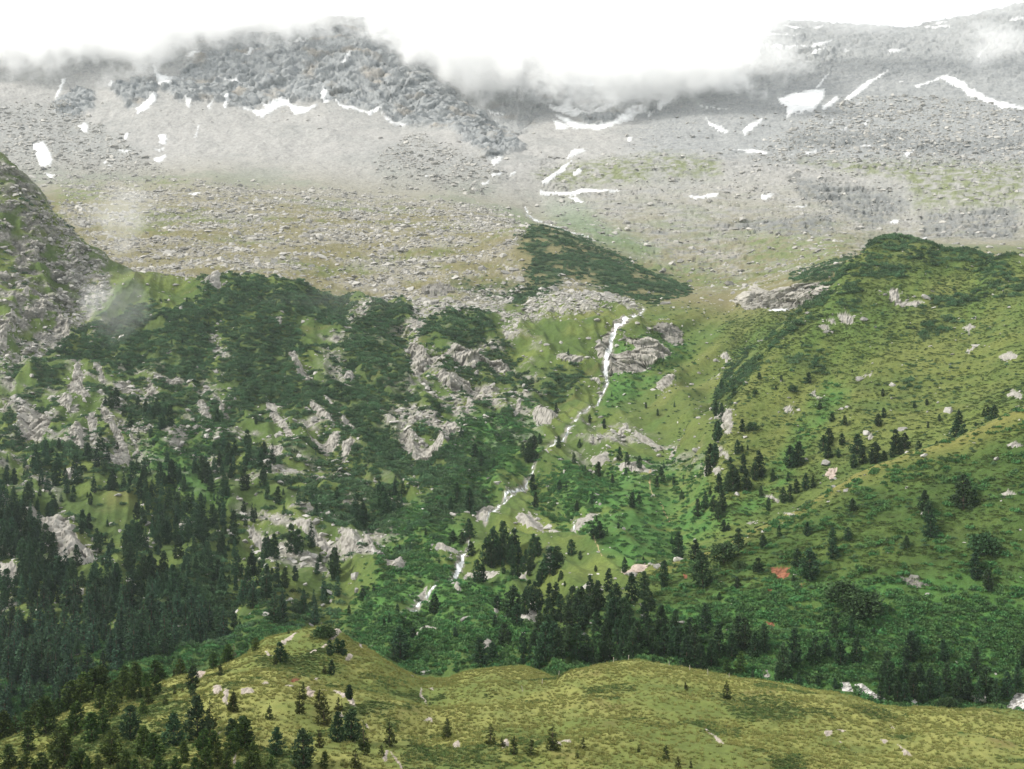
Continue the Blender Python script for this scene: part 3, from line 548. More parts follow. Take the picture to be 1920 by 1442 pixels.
add_blocks(np.clip(BAND + UPRIGHT * .4 + GREYBOULDERS * .5, 0, 1), 6.5, -.2, 2.2, 1.8, 48)
add_blocks(TALUS * w_ter, 5, .1, 1.7, 1.0, 49)
ROCKY = sstep(.12, .42, fbm(X + .4 * Q, Q * .6, 34, 4, 50) + .18 * rockiness_L - .22) * np.clip(SLOPE_L * 1.0 + WOOD_L * .5 + .25 * w_ter, 0, 1) * (1 - DENSE * .85) * (1 - .6 * LUSH)
ROCKZONE = field(["60,700 430,690 430,900 60,890", "600,590 760,600 1000,650 1010,860 640,900", "430,820 760,960 750,1110 470,1060", "-100,760 120,900 60,1150 -100,1200", "1080,800 1330,860 1300,900 1080,880"], 30, 3.0)
ROCKY = np.maximum(ROCKY, ROCKZONE * sstep(.02, .30, fbm(X * .9 + .5 * Q, Q * .45, 20, 4, 55) + .1 * n_fine) * (1 - .7 * DENSE) * (1 - .5 * LUSH))
SPUR = field(["-200,250 0,310 60,362 110,430 190,495 200,540 120,640 0,700 -200,700"], 10)
ROCKY = np.maximum(ROCKY, SPUR * sstep(-.2, .2, fbm(X, Q, 16, 4, 51)))
add_blocks(ROCKY * (w_mid + SPUR * .6), 7, .9, 2.2, 2.8, 52); add_blocks(ROCKY * (w_mid + SPUR * .6), 2.6, .8, 1.8, 1.2, 53)

# ------------------------------------------------------------------ ground colours (surface colours, with shade and a lit crest painted in at the shoulder)
def mix(a, b, t): return a + (b - a) * t[..., None]
c = lambda *v: np.array(v, np.float32)
GC = np.zeros(PY0.shape + (3,), np.float32)
g_gold, g_olive, g_brown, g_dark = c(.215,.218,.066), c(.112,.142,.036), c(.13,.105,.038), c(.038,.058,.018)
g_lush, g_mid = c(.062,.140,.034), c(.066,.102,.027)
# near hill
fg = mix(np.broadcast_to(g_gold, GC.shape), g_olive, sstep(-.25, .3, n_mid * .6 + n_big * .6 + n_fine * .25))
fg = mix(fg, g_brown, sstep(.2, .6, fbm(X, Q, 11, 4, 60)) * .7)
FG_HEATH = sstep(.14, .42, fbm(X, Q, 16, 4, 61) + .2 * n_fine - .05) * w_fg
FG_HEATH = np.maximum(FG_HEATH, field(["-200,1300 300,1290 520,1400 700,1470 -200,1480","480,1230 600,1215 640,1260 500,1260","760,1380 1050,1390 1000,1442 760,1442","1330,1300 1500,1310 1560,1350 1400,1350"], 14, 2) * .8 * sstep(-.3, .2, n_mid) * w_fg)
fg = mix(fg, g_dark * 1.5, FG_HEATH * .65)
fg = mix(fg, c(.04,.085,.022), sstep(3.4, 3.9, tt))
# middle ground
md = mix(np.broadcast_to(g_mid, GC.shape), g_olive * 1.1, sstep(-.2, .4, n_big))
md = mix(md, c(.100,.130,.034), right * sstep(7, 7.6, tt) * .6)
md = mix(md, c(.118,.138,.038), GOLD * sstep(-.45, .25, n_mid + n_big * .5) * .9)
md = mix(md, c(.12,.11,.042), sstep(.15, .5, fbm(X, Q, 30, 4, 62)) * .5 * (1 - LUSH) * (1 - .6 * right))
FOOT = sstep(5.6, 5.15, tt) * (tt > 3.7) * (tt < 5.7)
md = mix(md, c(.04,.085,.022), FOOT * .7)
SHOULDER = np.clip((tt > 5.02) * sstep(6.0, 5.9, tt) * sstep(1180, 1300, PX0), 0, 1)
md = mix(md, c(.040,.078,.019), SHOULDER * (.45 + .35 * sstep(-.2, .3, n_mid)))  # dark scrub green, with the cloud shadow on this face painted in too
md = mix(md, c(.16,.155,.045), right * np.exp(-((tt - 5.97) / .09) ** 2) * .9)  # painted highlight: the shoulder crest as a golden lit edge
md = mix(md, g_lush, LUSH * sstep(-.5, .1, n_mid))
md = mix(md, g_dark, np.clip(HEATH * sstep(.05, .4, fbm(X * .5, Q, 5, 4, 63)) * .6 * (1 - .5 * GOLD), 0, 1))
gul = fbm((X * ca - Y * sa), (X * sa + Y * ca) * .2, 22, 3, 67)
md = mix(md, c(.135,.15,.045), right * sstep(7.2, 7.8, tt) * sstep(.05, .4, gul) * .7)
md = mix(md, c(.070,.125,.030), right * sstep(7.2, 7.8, tt) * sstep(.05, .4, -gul) * .6)
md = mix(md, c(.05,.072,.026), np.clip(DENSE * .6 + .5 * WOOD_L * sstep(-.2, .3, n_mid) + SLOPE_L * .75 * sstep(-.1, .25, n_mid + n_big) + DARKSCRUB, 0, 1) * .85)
# boulder terrace and the high ground
te = mix(np.broadcast_to(c(.165,.15,.075), GC.shape), c(.115,.135,.045), sstep(0, .4, n_huge + n_mid * .5))
te = mix(te, c(.29,.27,.235), np.clip(TALUS * sstep(-.3, .3, fbm(X * .7, Q, 55, 4, 97) + .5 * n_fine) * .7, 0, 1))
te = mix(te, c(.30,.28,.25), np.clip(UPRIGHT * sstep(-.3, .4, n_mid + n_big) * .8, 0, 1))
layt = fbm(X * .2 + .1 * Q, Q, 11, 4, 75)
te = mix(te, c(.15,.155,.155), UPRIGHT * sstep(.14, .4, layt + .3 * n_big) * .8)
te = mix(te, c(.11,.145,.045), UPRIGHT * sstep(.05, .35, -layt) * .6)
te = mix(te, c(.12,.16,.05), np.clip(UPGREEN * sstep(-.3, .25, n_mid), 0, 1) * .8)
te = mix(te, c(.07,.15,.035), LUSH * .8)
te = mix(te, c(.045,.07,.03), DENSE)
far = np.broadcast_to(c(.31,.302,.29), GC.shape) * (1 + .10 * n_mid[..., None] + .10 * fbm(X * .35, Q, 9, 3, 64)[..., None])
far = far * (1 + .16 * fbm(X, Q * .10, 9, 3, 66) * sstep(14.2, 14.8, tt))[..., None]
far = mix(far, c(.26,.26,.25), np.clip(sstep(-.1, .5, n_huge + .5 * n_big) * .6 + GREYBOULDERS * .7, 0, 1))
lay = fbm(X * .2 + .12 * Q, Q, 11, 4, 73); lay2 = fbm(X * .25 - .1 * Q, Q, 26, 3, 74)
far = mix(far, c(.115,.125,.135), np.clip(right * sstep(14.6, 15.2, tt), 0, 1) * sstep(.06, .3, lay + .4 * lay2) * .85)
D += np.clip(right * sstep(14.8, 15.4, tt), 0, 1) * 7 * lay
clr = cl * (1 - .55 * right)
far = mix(far, c(.25,.26,.265), clr * .9)
far = mix(far, c(.14,.15,.16), clr * sstep(.1, .4, fbm(X * .9 + .4 * Q, Q * .4, 14, 4, 68)) * .8)
far = mix(far, c(.30,.25,.19), cl * .5 * sstep(.1, .5, n_big))
far = mix(far, c(.265,.27,.27), right * sstep(14.8, 15.2, tt) * .85)
far = mix(far, c(.20,.205,.21), right * sstep(14.8, 15.2, tt) * sstep(.1, .4, fbm(X * .35 + .2 * Q, Q, 16, 4, 69)) * .7)
far = mix(far, c(.15,.17,.07), np.clip(UPGREEN * sstep(-.3, .25, n_mid) * .9, 0, 1))
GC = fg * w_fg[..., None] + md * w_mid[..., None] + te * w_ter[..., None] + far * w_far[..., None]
GC = mix(GC, c(.17,.175,.175), BAND * sstep(-.45, .1, n_mid) * .8)
rk = c(.27,.255,.228) * (1 + .22 * n_fine + .18 * fbm(X + Q, Q, 3, 3, 65))[..., None]
GC = mix(GC, rk, np.clip(ROCKY, 0, 1) * sstep(-.5, -.1, n_fine + n_mid))
GC = np.where((TALUS * w_mid > 0)[..., None], mix(GC, rk, TALUS * w_mid * sstep(-.2, .2, n_fine + n_mid)), GC)

# ------------------------------------------------------------------ patches: rock, earth, snow, water
PID = np.zeros(PY0.shape, np.int32)          # which patch a grid point belongs to
PC = GC.copy()                               # colours of the patches
HALO = np.zeros(PY0.shape, np.float32)       # stony ground round each outcrop
PATCH = []                                   # (name, label, category, group, material key)
def area(p):
    p = np.array(p); x, y = p[:,0], p[:,1]
    return .5 * abs(np.dot(x, np.roll(y, 1)) - np.dot(y, np.roll(x, 1)))
for i, (fr, txt, nm, lab) in enumerate(ROCK):
    poly = PL(*fr, txt)
    foreground = fr is FG or lab in ('fg', 'kn', 'fr') or ('near grassy slope' in lab)
    idx, v, s = polymask(poly, 2.0, .75, 0.8 if foreground else 4.6, 3.1 if foreground else 99)
    if not len(idx[0]): continue
    ih, vh, sh = polymask(poly, 16.0, 1.0, 0.8 if foreground else 4.6, 3.1 if foreground else 99)
    HALO[ih] = np.maximum(HALO[ih], vh)
    size = math.sqrt(area(poly)); dm = float(np.median(DEP[idx])); m = size * dm / F
    bs = np.clip(.36 * m, .5, 13.)
    ang = .9 if fr in (ML, BL) else (-.45 if (lab and 'waterfall' in lab) else .35)
    h, cr, hs = blocks(X[idx], Q[idx] * .8, bs, ang, 1.9, 300 + i)
    h2, cr2, hs2 = blocks(X[idx], Q[idx] * .8, bs * .4, ang + .2, 1.6, 700 + i)
    dome = sstep(0, 1, np.clip(s / (size * (.30 if nm != 'cliff' else .12)) , 0, 1))
    lift = m * (.30 if nm == 'boulder' else .13 if nm == 'rock_outcrop' else .05)
    h3, cr3, hs3 = blocks(X[idx], Q[idx] * .7, max(.35, dm / 520.), ang - .3, 2.2, 1100 + i)
    rel = bs * .45 * h + bs * .20 * h2 + dm / 520. * .25 * h3
    D[idx] += v * (lift * dome + .4 * rel); DO[idx] += v * .9 * rel
    tone = c(.34,.295,.255) if foreground else (c(.50,.48,.46) if 'white' in (lab or '') or lab == 'br' else (c(.28,.265,.238) if nm != 'boulder' else c(.31,.295,.27)))
    if 'dark' in (lab or '') and nm != 'cliff' and 'edge of dark' not in lab and 'side stream' not in lab: tone = tone * .62
    if 'pink' in lab: tone = c(.36,.295,.255)
    x_, q_ = X[idx], Q[idx]
    st = fbm(x_ * math.cos(ang) + q_ * math.sin(ang), (q_ * math.cos(ang) - x_ * math.sin(ang)) * .2, bs * .35, 3, 71)
    colr = tone * (1 + .26 * (hs - .5) + .36 * st + .22 * (hs2 - .5) + .12 * (hs3 - .5))[:, None]
    moss = sstep(.25, .5, fbm(x_, q_, bs * .9, 3, 72)) * (.55 if nm != 'boulder' else .15)
    colr = colr * (1 - moss)[:, None] + c(.085,.105,.04) * moss[:, None]
    PC[idx] = np.where((v > .4)[:, None], colr, PC[idx])
    grp = None
    if lab in KEYS: lab, grp = KEYS[lab]
    PATCH.append((nm, lab, 'cliff' if nm == 'cliff' else 'boulder' if nm == 'boulder' else 'rock', grp, 'rock'))
    PID[idx] = np.where(v > .5, len(PATCH), PID[idx])
for i, (fr, txt, lab) in enumerate(EARTH):
    poly = PL(*fr, txt)
    idx, v, s = polymask(poly, 2.0, .5, *((.8, 3.1) if fr is FG else (4.6, 8)))
    h, cr, hs = blocks(X[idx], Q[idx], 1.0, .2, 1.8, 900 + i)
    D[idx] += v * (.35 * h - .5)
    PC[idx] = np.where((v > .4)[:, None], c(.21,.09,.052) * (1 + .7 * (hs - .4) + .25 * n_fine[idx])[:, None], PC[idx])
    PATCH.append(('bare_earth', lab, 'earth scar', None, 'rock'))
    PID[idx] = np.where(v > .5, len(PATCH), PID[idx])
SN = {0: ("small snow patch on the grey scree below the left cliff wall", "small snow patches on the left scree"),
      1: ("small snow patch near the gully below the high bowl", "small snow patches round the bowl"),
      2: ("small snow patch high on the right grey mountainside", "small snow patches on the right mountainside"),
      3: ("low snow sliver on the rocky green steps at the right", "snow slivers on the rocky steps")}
for fr, txt, lab in SNOW:
    poly = PL(*fr, txt)
    idx, v, s = polymask(poly, 1.6, .7, 9.2, 17.9)
    if not len(idx[0]): continue
    s = s + n_fine[idx] * 2.2 + n_mid[idx] * 1.5; v = sstep(-1.2, 1.2, s)
    D[idx] += sstep(-1, 5, s) * 1.6
    PC[idx] = np.where((v > .35)[:, None], c(.74,.745,.75) * (1 - .42 * sstep(5, 0, s) - .22 * sstep(-.1, .5, n_mid[idx]) + .05 * n_fine[idx])[:, None], PC[idx])
    grp = None
    if lab is None:
        my = np.mean([p[1] for p in poly]); k = 0 if fr is TL else 1 if fr is TM else (2 if my < 300 else 3)
        lab, grp = SN[k]
    PATCH.append(('snow_patch', lab, 'snow patch', grp, 'snow'))
    PID[idx] = np.where(v > .5, len(PATCH), PID[idx])
STREAM = [
 ('waterfall', [(1180,603),(1172,612),(1160,626),(1148,645),(1141,668),(1137,690),(1134,716)], [5,6,8,9,12,15,13], None),
 ('stream', [(1205,585),(1192,596),(1180,603)], [4,4,5], None),
 ('stream', [(1134,716),(1139,738),(1130,755),(1118,772),(1108,783),(1085,806),(1055,830),(1046,842)], [11,8,6,6,5,5,5,5], None),
 ('stream', [(1046,842),(1030,852),(1018,868),(1002,886),(990,905),(985,916),(964,934),(950,950),(946,962),(934,976),(920,992),(908,1005)], [4,5,6,6,6,7,6,8,7,7,6,5], None),
 ('waterfall', [(880,1040),(875,1056),(868,1076),(862,1090),(857,1102)], [4,7,9,14,11], None),
 ('stream', [(857,1102),(850,1115),(838,1122),(826,1130),(815,1140),(800,1150),(785,1162),(770,1174)], [7,4,4,6,7,7,8,6], None),
 ('stream', [(756,1180),(742,1190),(728,1202),(715,1215)], [4,6,8,7], None),
 ('stream', [(985,388),(989,402),(1005,413),(1040,424),(1075,436),(1110,446)], [6,6,5,4,3,2], None),
 ('stream', [(41,795),(38,815),(37,830)], [4,4,3], None),
 ('stream', [(1078,985),(1070,1002),(1064,1020)], [3,4,4], None),
 ('stream', [(1038,1058),(1036,1070),(1034,1082)], [5,6,5], None),
 ('stream', [(950,960),(960,950),(966,938)], [3,4,3], None),
]
for nm, line, wd, lab in STREAM:
    idx, d = linedist(line, [w_ * (1.35 if nm == 'waterfall' else .8) for w_ in wd])
    ok = (T2[idx] > 4.7)
    bank = sstep(7, 0, d) * ok                       # stony banks
    D[idx] -= bank * .8
    bw = bank * sstep(-.1, .25, n_fine[idx] + .5 * n_mid[idx] + bank * .35 - .1)
    GC[idx] = GC[idx] * (1 - bw)[:, None] + c(.24,.225,.20) * bw[:, None]
    inside = (d + (0 if nm == 'waterfall' else 1) * np.clip(perlin(X[idx] / 3.1, Q[idx] / 3.7, 82) * 4.0 - 1.0, -1.4, 9) < 0) & ok
    HALO[idx] = np.maximum(HALO[idx], bank * .25); SCRUB[idx] *= (1 - bank); LUSH[idx] *= 1 - .3 * bank
    D[idx] -= inside * .3
    foam = sstep(-.3, .3, fbm(X[idx], Q[idx] * .3, 1.6, 3, 81))
    if nm == 'stream': foam = foam * sstep(-.7, .0, fbm(X[idx], Q[idx], 9, 2, 83)) 
    wc = c(.13,.145,.145) * (1 - foam)[:, None] + c(.86,.87,.87) * foam[:, None]
    if nm == 'waterfall': wc = wc * .4 + c(.84,.85,.86) * .6
    PC[idx] = np.where(inside[:, None], wc, PC[idx])
    PATCH.append((nm, None, None, None, 'water'))
    PID[idx] = np.where(inside, len(PATCH), PID[idx])
for line, wd in (([(1222,888),(1217,918),(1225,938),(1240,953),(1250,972),(1258,986)], 5), ([(1118,1040),(1126,1052),(1136,1068)], 5)):
    idx, d = linedist(line, [wd] * len(line)); ins = (d < 0) & (T2[idx] > 4.7)
    PC[idx] = np.where(ins[:, None], c(.36,.26,.155) * (1 + .3 * n_fine[idx])[:, None], PC[idx])
    PATCH.append(('footpath', None, None, None, 'rock'))
    PID[idx] = np.where(ins, len(PATCH), PID[idx])

# ------------------------------------------------------------------ final surface
HN = np.hypot(N0[..., 0], N0[..., 1]) + .05
X = X + N0[..., 0] * (D + DO / HN); Y = Y + N0[..., 1] * (D + DO / HN); Z = Z + N0[..., 2] * D
PXF = 960 + F * X / Y; PYF = 721 - F * Z / Y
CM = np.minimum.accumulate(PYF, axis=0)
VIS = np.ones(PYF.shape, bool); VIS[1:] = PYF[1:] <= CM[:-1] + 6
NF = normals(X, Y, Z)

def at(px, py, t0=1.0):
    """point of the ground seen at a pixel of the photograph"""
    j = int(np.clip(np.searchsorted(PXC, px), 0, NU - 1))
    r0 = int(np.searchsorted(TT, t0))
    k = np.nonzero(PYF[r0:, j] <= py)[0]
    i = r0 + (int(k[0]) if len(k) else NR - 1 - r0)
    return i, j

# ------------------------------------------------------------------ materials
def new_mat(name):
    m = bpy.data.materials.new(name); m.use_nodes = True
    n = m.node_tree.nodes; b = n['Principled BSDF']
    return m, n, m.node_tree.links, b
def ground_mat(name, scales, amt, bump, rough=.95, spec=.15, dist=.4):
    m, n, l, b = new_mat(name)
    at_ = n.new('ShaderNodeAttribute'); at_.attribute_name = 'Col'
    tc = n.new('ShaderNodeTexCoord')
    fac = None
    heights = []
    for s in scales:
        t = n.new('ShaderNodeTexNoise'); t.inputs['Scale'].default_value = s; t.inputs['Detail'].default_value = 4; t.inputs['Roughness'].default_value = .65
        l.new(tc.outputs['Object'], t.inputs['Vector']); heights.append(t)
    mr = n.new('ShaderNodeMapRange'); mr.inputs[1].default_value = .25; mr.inputs[2].default_value = .75; mr.inputs[3].default_value = 1 - amt; mr.inputs[4].default_value = 1 + amt
    add = n.new('ShaderNodeMath'); add.operation = 'ADD'; l.new(heights[0].outputs[0], add.inputs[0]); l.new(heights[-1].outputs[0], add.inputs[1])
    half = n.new('ShaderNodeMath'); half.operation = 'MULTIPLY'; half.inputs[1].default_value = .5; l.new(add.outputs[0], half.inputs[0])
    l.new(half.outputs[0], mr.inputs[0])
    mx = n.new('ShaderNodeVectorMath'); mx.operation = 'SCALE'
    l.new(at_.outputs['Color'], mx.inputs[0]); l.new(mr.outputs[0], mx.inputs['Scale'])
    l.new(mx.outputs[0], b.inputs['Base Color'])
    bp = n.new('ShaderNodeBump'); bp.inputs['Strength'].default_value = bump; bp.inputs['Distance'].default_value = dist
    l.new(half.outputs[0], bp.inputs['Height']); l.new(bp.outputs[0], b.inputs['Normal'])
    b.inputs['Roughness'].default_value = rough; b.inputs['Specular IOR Level'].default_value = spec
    return m
M = {
 'near': ground_mat('near_grass', (1.1, 6.0), .35, .8, dist=.3),
 'turf': ground_mat('turf', (.45, 2.2), .55, .9, dist=.8),
 'high': ground_mat('high_ground', (.22, 1.0), .5, 1.0, dist=2.0),
 'rock': ground_mat('rock', (.35, 2.4), .35, .7, dist=.5),
 'snow': ground_mat('snow', (.05, .3), .05, .3, rough=.7, spec=.3, dist=1.0),
 'water': ground_mat('water', (.8, 3.0), .2, .6, rough=.25, spec=.5, dist=.3),
}

# ------------------------------------------------------------------ telling like things apart in words
MARKS = [  # things one can find in the picture
 (993,1165,"the huge leaning boulder"),(1465,1075,"the large red earth scar"),(865,1075,"the lower waterfall"),(1138,670,"the high waterfall"),(1615,1300,"the white streaked cliff"),
 (380,1282,"the pink rock on the near hill"),(655,1310,"the pink rocks on the near hill"),(610,1180,"the knoll's summit"),(110,1040,"the big bare grey cliff"),(1350,800,"the upright cliff at the ridge end"),
 (1245,955,"the winding footpath"),(1700,1090,"the strip of stones on the shoulder"),(1180,1080,"the bare pink bank"),(1200,680,"the slanting banded cliff"),(1560,890,"the pink slab on the shoulder"),
 (1430,1265,"the small grey rock face behind the crest"),(990,990,"the rounded rock hump"),(1610,750,"the stony patch on the ridge"),(1900,1310,"the white rock face at the edge"),(280,1230,"the grey dead tree"),
 (920,1245,"the dark grey boulder"),(800,1370,"the heather bank"),(1340,1390,"the pale diagonal rib"),(1110,735,"the boulder below the high waterfall"),(990,885,"the bend of the stream"),(780,1170,"the lowest stream reach"),
 (720,1060,"the blocky outcrop"),(660,1030,"the low rock wall"),(510,860,"the square slab"),(60,800,"the smooth pale cliff"),(1630,560,"the ridge top"),(1450,1130,"the red earth strip"),(20,1110,"the rock ledges at the left edge"),(165,1085,"the lower tip of the big bare cliff"),(330,990,"the pale scree chute"),(455,1200,"the knoll's left foot"),
]
MARKS_HIGH = [(75,292,"the broad left snow patch"),(297,145,"the forked snow gully"),(530,205,"the long zigzag snow band"),(612,180,"the pointed snow wedge"),(1150,215,"the bowl snowfields"),(1065,320,"the slanting snow tongue"),(1090,358,"the level snow strip"),
 (1500,188,"the largest square snowfield"),(1630,150,"the long straight snow streak"),(1800,170,"the arching snow ribbon"),(950,275,"the dark cliff tip"),(1465,565,"the pale cliff beyond the ridge"),(1850,420,"the dark rock band at the right"),(1560,95,"the snow ledge above the banded cliff")]
WHAT = {'stone': 'dark pine', 'sunny': 'sunlit stone pine', 'spruce': 'narrow spruce', 'young': 'small pointed pine', 'bush': 'round green bush', 'dry': 'dry brown tree'}
def relate(items, marks, maxd, ranks=4):
    """items: (px, py, noun); says which one by where it stands beside a mark: {index: phrase}"""
    said = {}; spots = {}
    for k, (px, py, noun) in enumerate(items):
        for q, (mx, my, t) in enumerate(marks):
            dx, dy = px - mx, py - my; d = math.hypot(dx, dy)
            if 4 < d < maxd:
                rel = ('right of' if dx > 0 else 'left of') if abs(dx) > abs(dy) else ('below' if dy > 0 else 'above')
                spots.setdefault((q, rel, noun), []).append((d, k))
    todo = []
    for (q, rel, noun), lst in spots.items():
        for n, (d, k) in enumerate(sorted(lst)[:ranks]): todo.append((n, d, k, ('first', 'second', 'third', 'fourth', 'fifth')[n] + ' ' + noun + ' ' + rel + ' ' + marks[q][2]))
    for n, d, k, phrase in sorted(todo):
        if k not in said: said[k] = phrase
    return said
for q in range(1, len(PATCH) + 1):                  # keep the main body of each outlined patch
    if PATCH[q - 1][4] == 'water' or not PATCH[q - 1][2]: continue
    cells = set(zip(*np.nonzero(PID[:-1, :-1] == q))); bodies = []
    while cells:
        st_ = [cells.pop()]; body = []
        while st_:
            ci, cj = st_.pop(); body.append((ci, cj))
            for nb_ in ((ci + 1, cj), (ci - 1, cj), (ci, cj + 1), (ci, cj - 1)):
                if nb_ in cells: cells.remove(nb_); st_.append(nb_)
        bodies.append(body)
    bodies.sort(key=len)
    for body in bodies[:-1]:
        for ci, cj in body: PID[ci, cj] = 0; GC[ci, cj] = PC[ci, cj]
NOUN = {'snow_patch': 'small snow patch', 'rock_outcrop': 'rock outcrop', 'boulder': 'boulder', 'cliff': 'cliff'}
cen = {}
for q in range(1, len(PATCH) + 1):
    kk = np.nonzero(PID == q)
    if len(kk[0]): cen[q] = (float(PXF[kk].mean()), float(PYF[kk].mean()))
for nm, mk_, md_ in (('snow_patch', MARKS_HIGH, 420), ('rock_outcrop', MARKS, 260), ('boulder', MARKS, 260)):
    qs = [q for q in cen if PATCH[q - 1][0] == nm and PATCH[q - 1][3]]
    for k, phrase in relate([(*cen[q], NOUN[nm]) for q in qs], mk_, md_, 5).items():
        pt = PATCH[qs[k] - 1]; PATCH[qs[k] - 1] = (pt[0], phrase) + pt[2:]
# ------------------------------------------------------------------ cut the surface into its pieces
def cells_mesh(name, mask, colors, mat, smooth=True):
    ii, jj = np.nonzero(mask)
    if not len(ii): return None
    idx = np.stack([ii * NU + jj, ii * NU + jj + 1, (ii + 1) * NU + jj + 1, (ii + 1) * NU + jj], 1)
    u, inv = np.unique(idx.ravel(), return_inverse=True)
    me = bpy.data.meshes.new(name)
    co = np.stack([X.ravel()[u], Y.ravel()[u], Z.ravel()[u]], 1).astype(np.float32)
    me.vertices.add(len(u)); me.vertices.foreach_set('co', co.ravel())
    me.loops.add(len(inv)); me.loops.foreach_set('vertex_index', inv.astype(np.int32))
    me.polygons.add(len(ii)); me.polygons.foreach_set('loop_start', np.arange(0, len(inv), 4, dtype=np.int32))
    me.polygons.foreach_set('use_smooth', np.full(len(ii), smooth))
    me.update(calc_edges=True)
    ca = me.attributes.new('Col', 'FLOAT_COLOR', 'POINT')
    cc = np.ones((len(u), 4), np.float32); cc[:, :3] = np.clip(colors.reshape(-1, 3)[u], .004, .9)
    ca.data.foreach_set('color', cc.ravel())
    me.materials.append(mat)
    o = bpy.data.objects.new(name, me); C.objects.link(o)
    return o
cell_pid = PID[:-1, :-1]
tc_ = T2[:-1, :-1]; pxc_ = PX0[:-1, :-1]
kindmap = np.where(tc_ < 4, 0, np.where(tc_ < 10, np.where(pxc_ > 1335 - 25 * (tc_ - 6), 1, 2), np.where(tc_ < 14, 3, 4)))
for k, (nm, mk) in enumerate((('hill', 'near'), ('hillside_meadow', 'turf'), ('valley_hillside', 'turf'), ('terrace_terrain', 'high'), ('mountain', 'high'))):
    o = cells_mesh(nm, (kindmap == k) & (cell_pid == 0), GC, M[mk])
    if o: o['kind'] = 'structure'
for p, (nm, lab, cat, grp, mk) in enumerate(PATCH, 1):
    o = cells_mesh(nm, cell_pid == p, PC, M[mk], smooth=(mk != 'rock'))
    if o is None: continue
    if cat: o['label'] = lab; o['category'] = cat
    else: o['kind'] = 'structure'
    if grp: o['group'] = grp

# ------------------------------------------------------------------ scattered stuff: boulders, dwarf pine, scrub, tussocks
def mesh_from(name, v, f, col=None, smooth=False):
    me = bpy.data.meshes.new(name)
    me.from_pydata([tuple(p) for p in v], [], [tuple(q) for q in f])
    if col is not None:
        a_ = me.attributes.new('Tip', 'FLOAT', 'POINT'); a_.data.foreach_set('value', np.asarray(col, np.float32))
    if smooth: me.polygons.foreach_set('use_smooth', np.ones(len(me.polygons), bool))
    me.update()
    return me
import bmesh
def rock_mesh(name, seed, flat=.6):
    r = np.random.default_rng(seed)
    bm = bmesh.new()
    for k in range(15):
        p = r.normal(size=3); p /= np.linalg.norm(p); p *= r.uniform(.75, 1.1); p[2] *= flat; p[0] *= 1.2
        bm.verts.new(p)
    bmesh.ops.convex_hull(bm, input=bm.verts)
    me = bpy.data.meshes.new(name); bm.to_mesh(me); bm.free()
    return me
def leaf_clump(name, seed, n, h, size, up, spread=1.0, slim=.35):
    """a low dome of small leaf-sized blades; Tip is 1 at the blade ends"""
    r = np.random.default_rng(seed); V, Fc, T = [], [], []
    lobes = [(r.uniform(-.6, .6), r.uniform(-.6, .6), r.uniform(.6, 1.1)) for _ in range(4)]
    for k in range(n):
        lx, ly, lh = lobes[k % 4]
        a_ = r.uniform(0, 6.283); rr = math.sqrt(r.uniform(0, 1)) * .62 * spread
        x = lx + rr * math.cos(a_); y = ly + rr * math.sin(a_)
        top = h * lh * math.sqrt(max(.02, 1 - (rr / (.66 * spread)) ** 2))
        z = top * (r.uniform(.35, 1.0))
        d = np.array([rr * math.cos(a_) * 1.0, rr * math.sin(a_), up]) + r.normal(size=3) * .35
        d /= np.linalg.norm(d)
        s = np.cross(d, r.normal(size=3)); s /= np.linalg.norm(s)
        L = size * r.uniform(.6, 1.3); b0 = np.array([x, y, z])
        i = len(V)
        V += [b0 - d * L * .4, b0 + s * L * slim, b0 + d * L * .6, b0 - s * L * slim]
        T += [0, .5, 1, .5]; Fc.append((i, i + 1, i + 2, i + 3))
    return mesh_from(name, V, Fc, T)
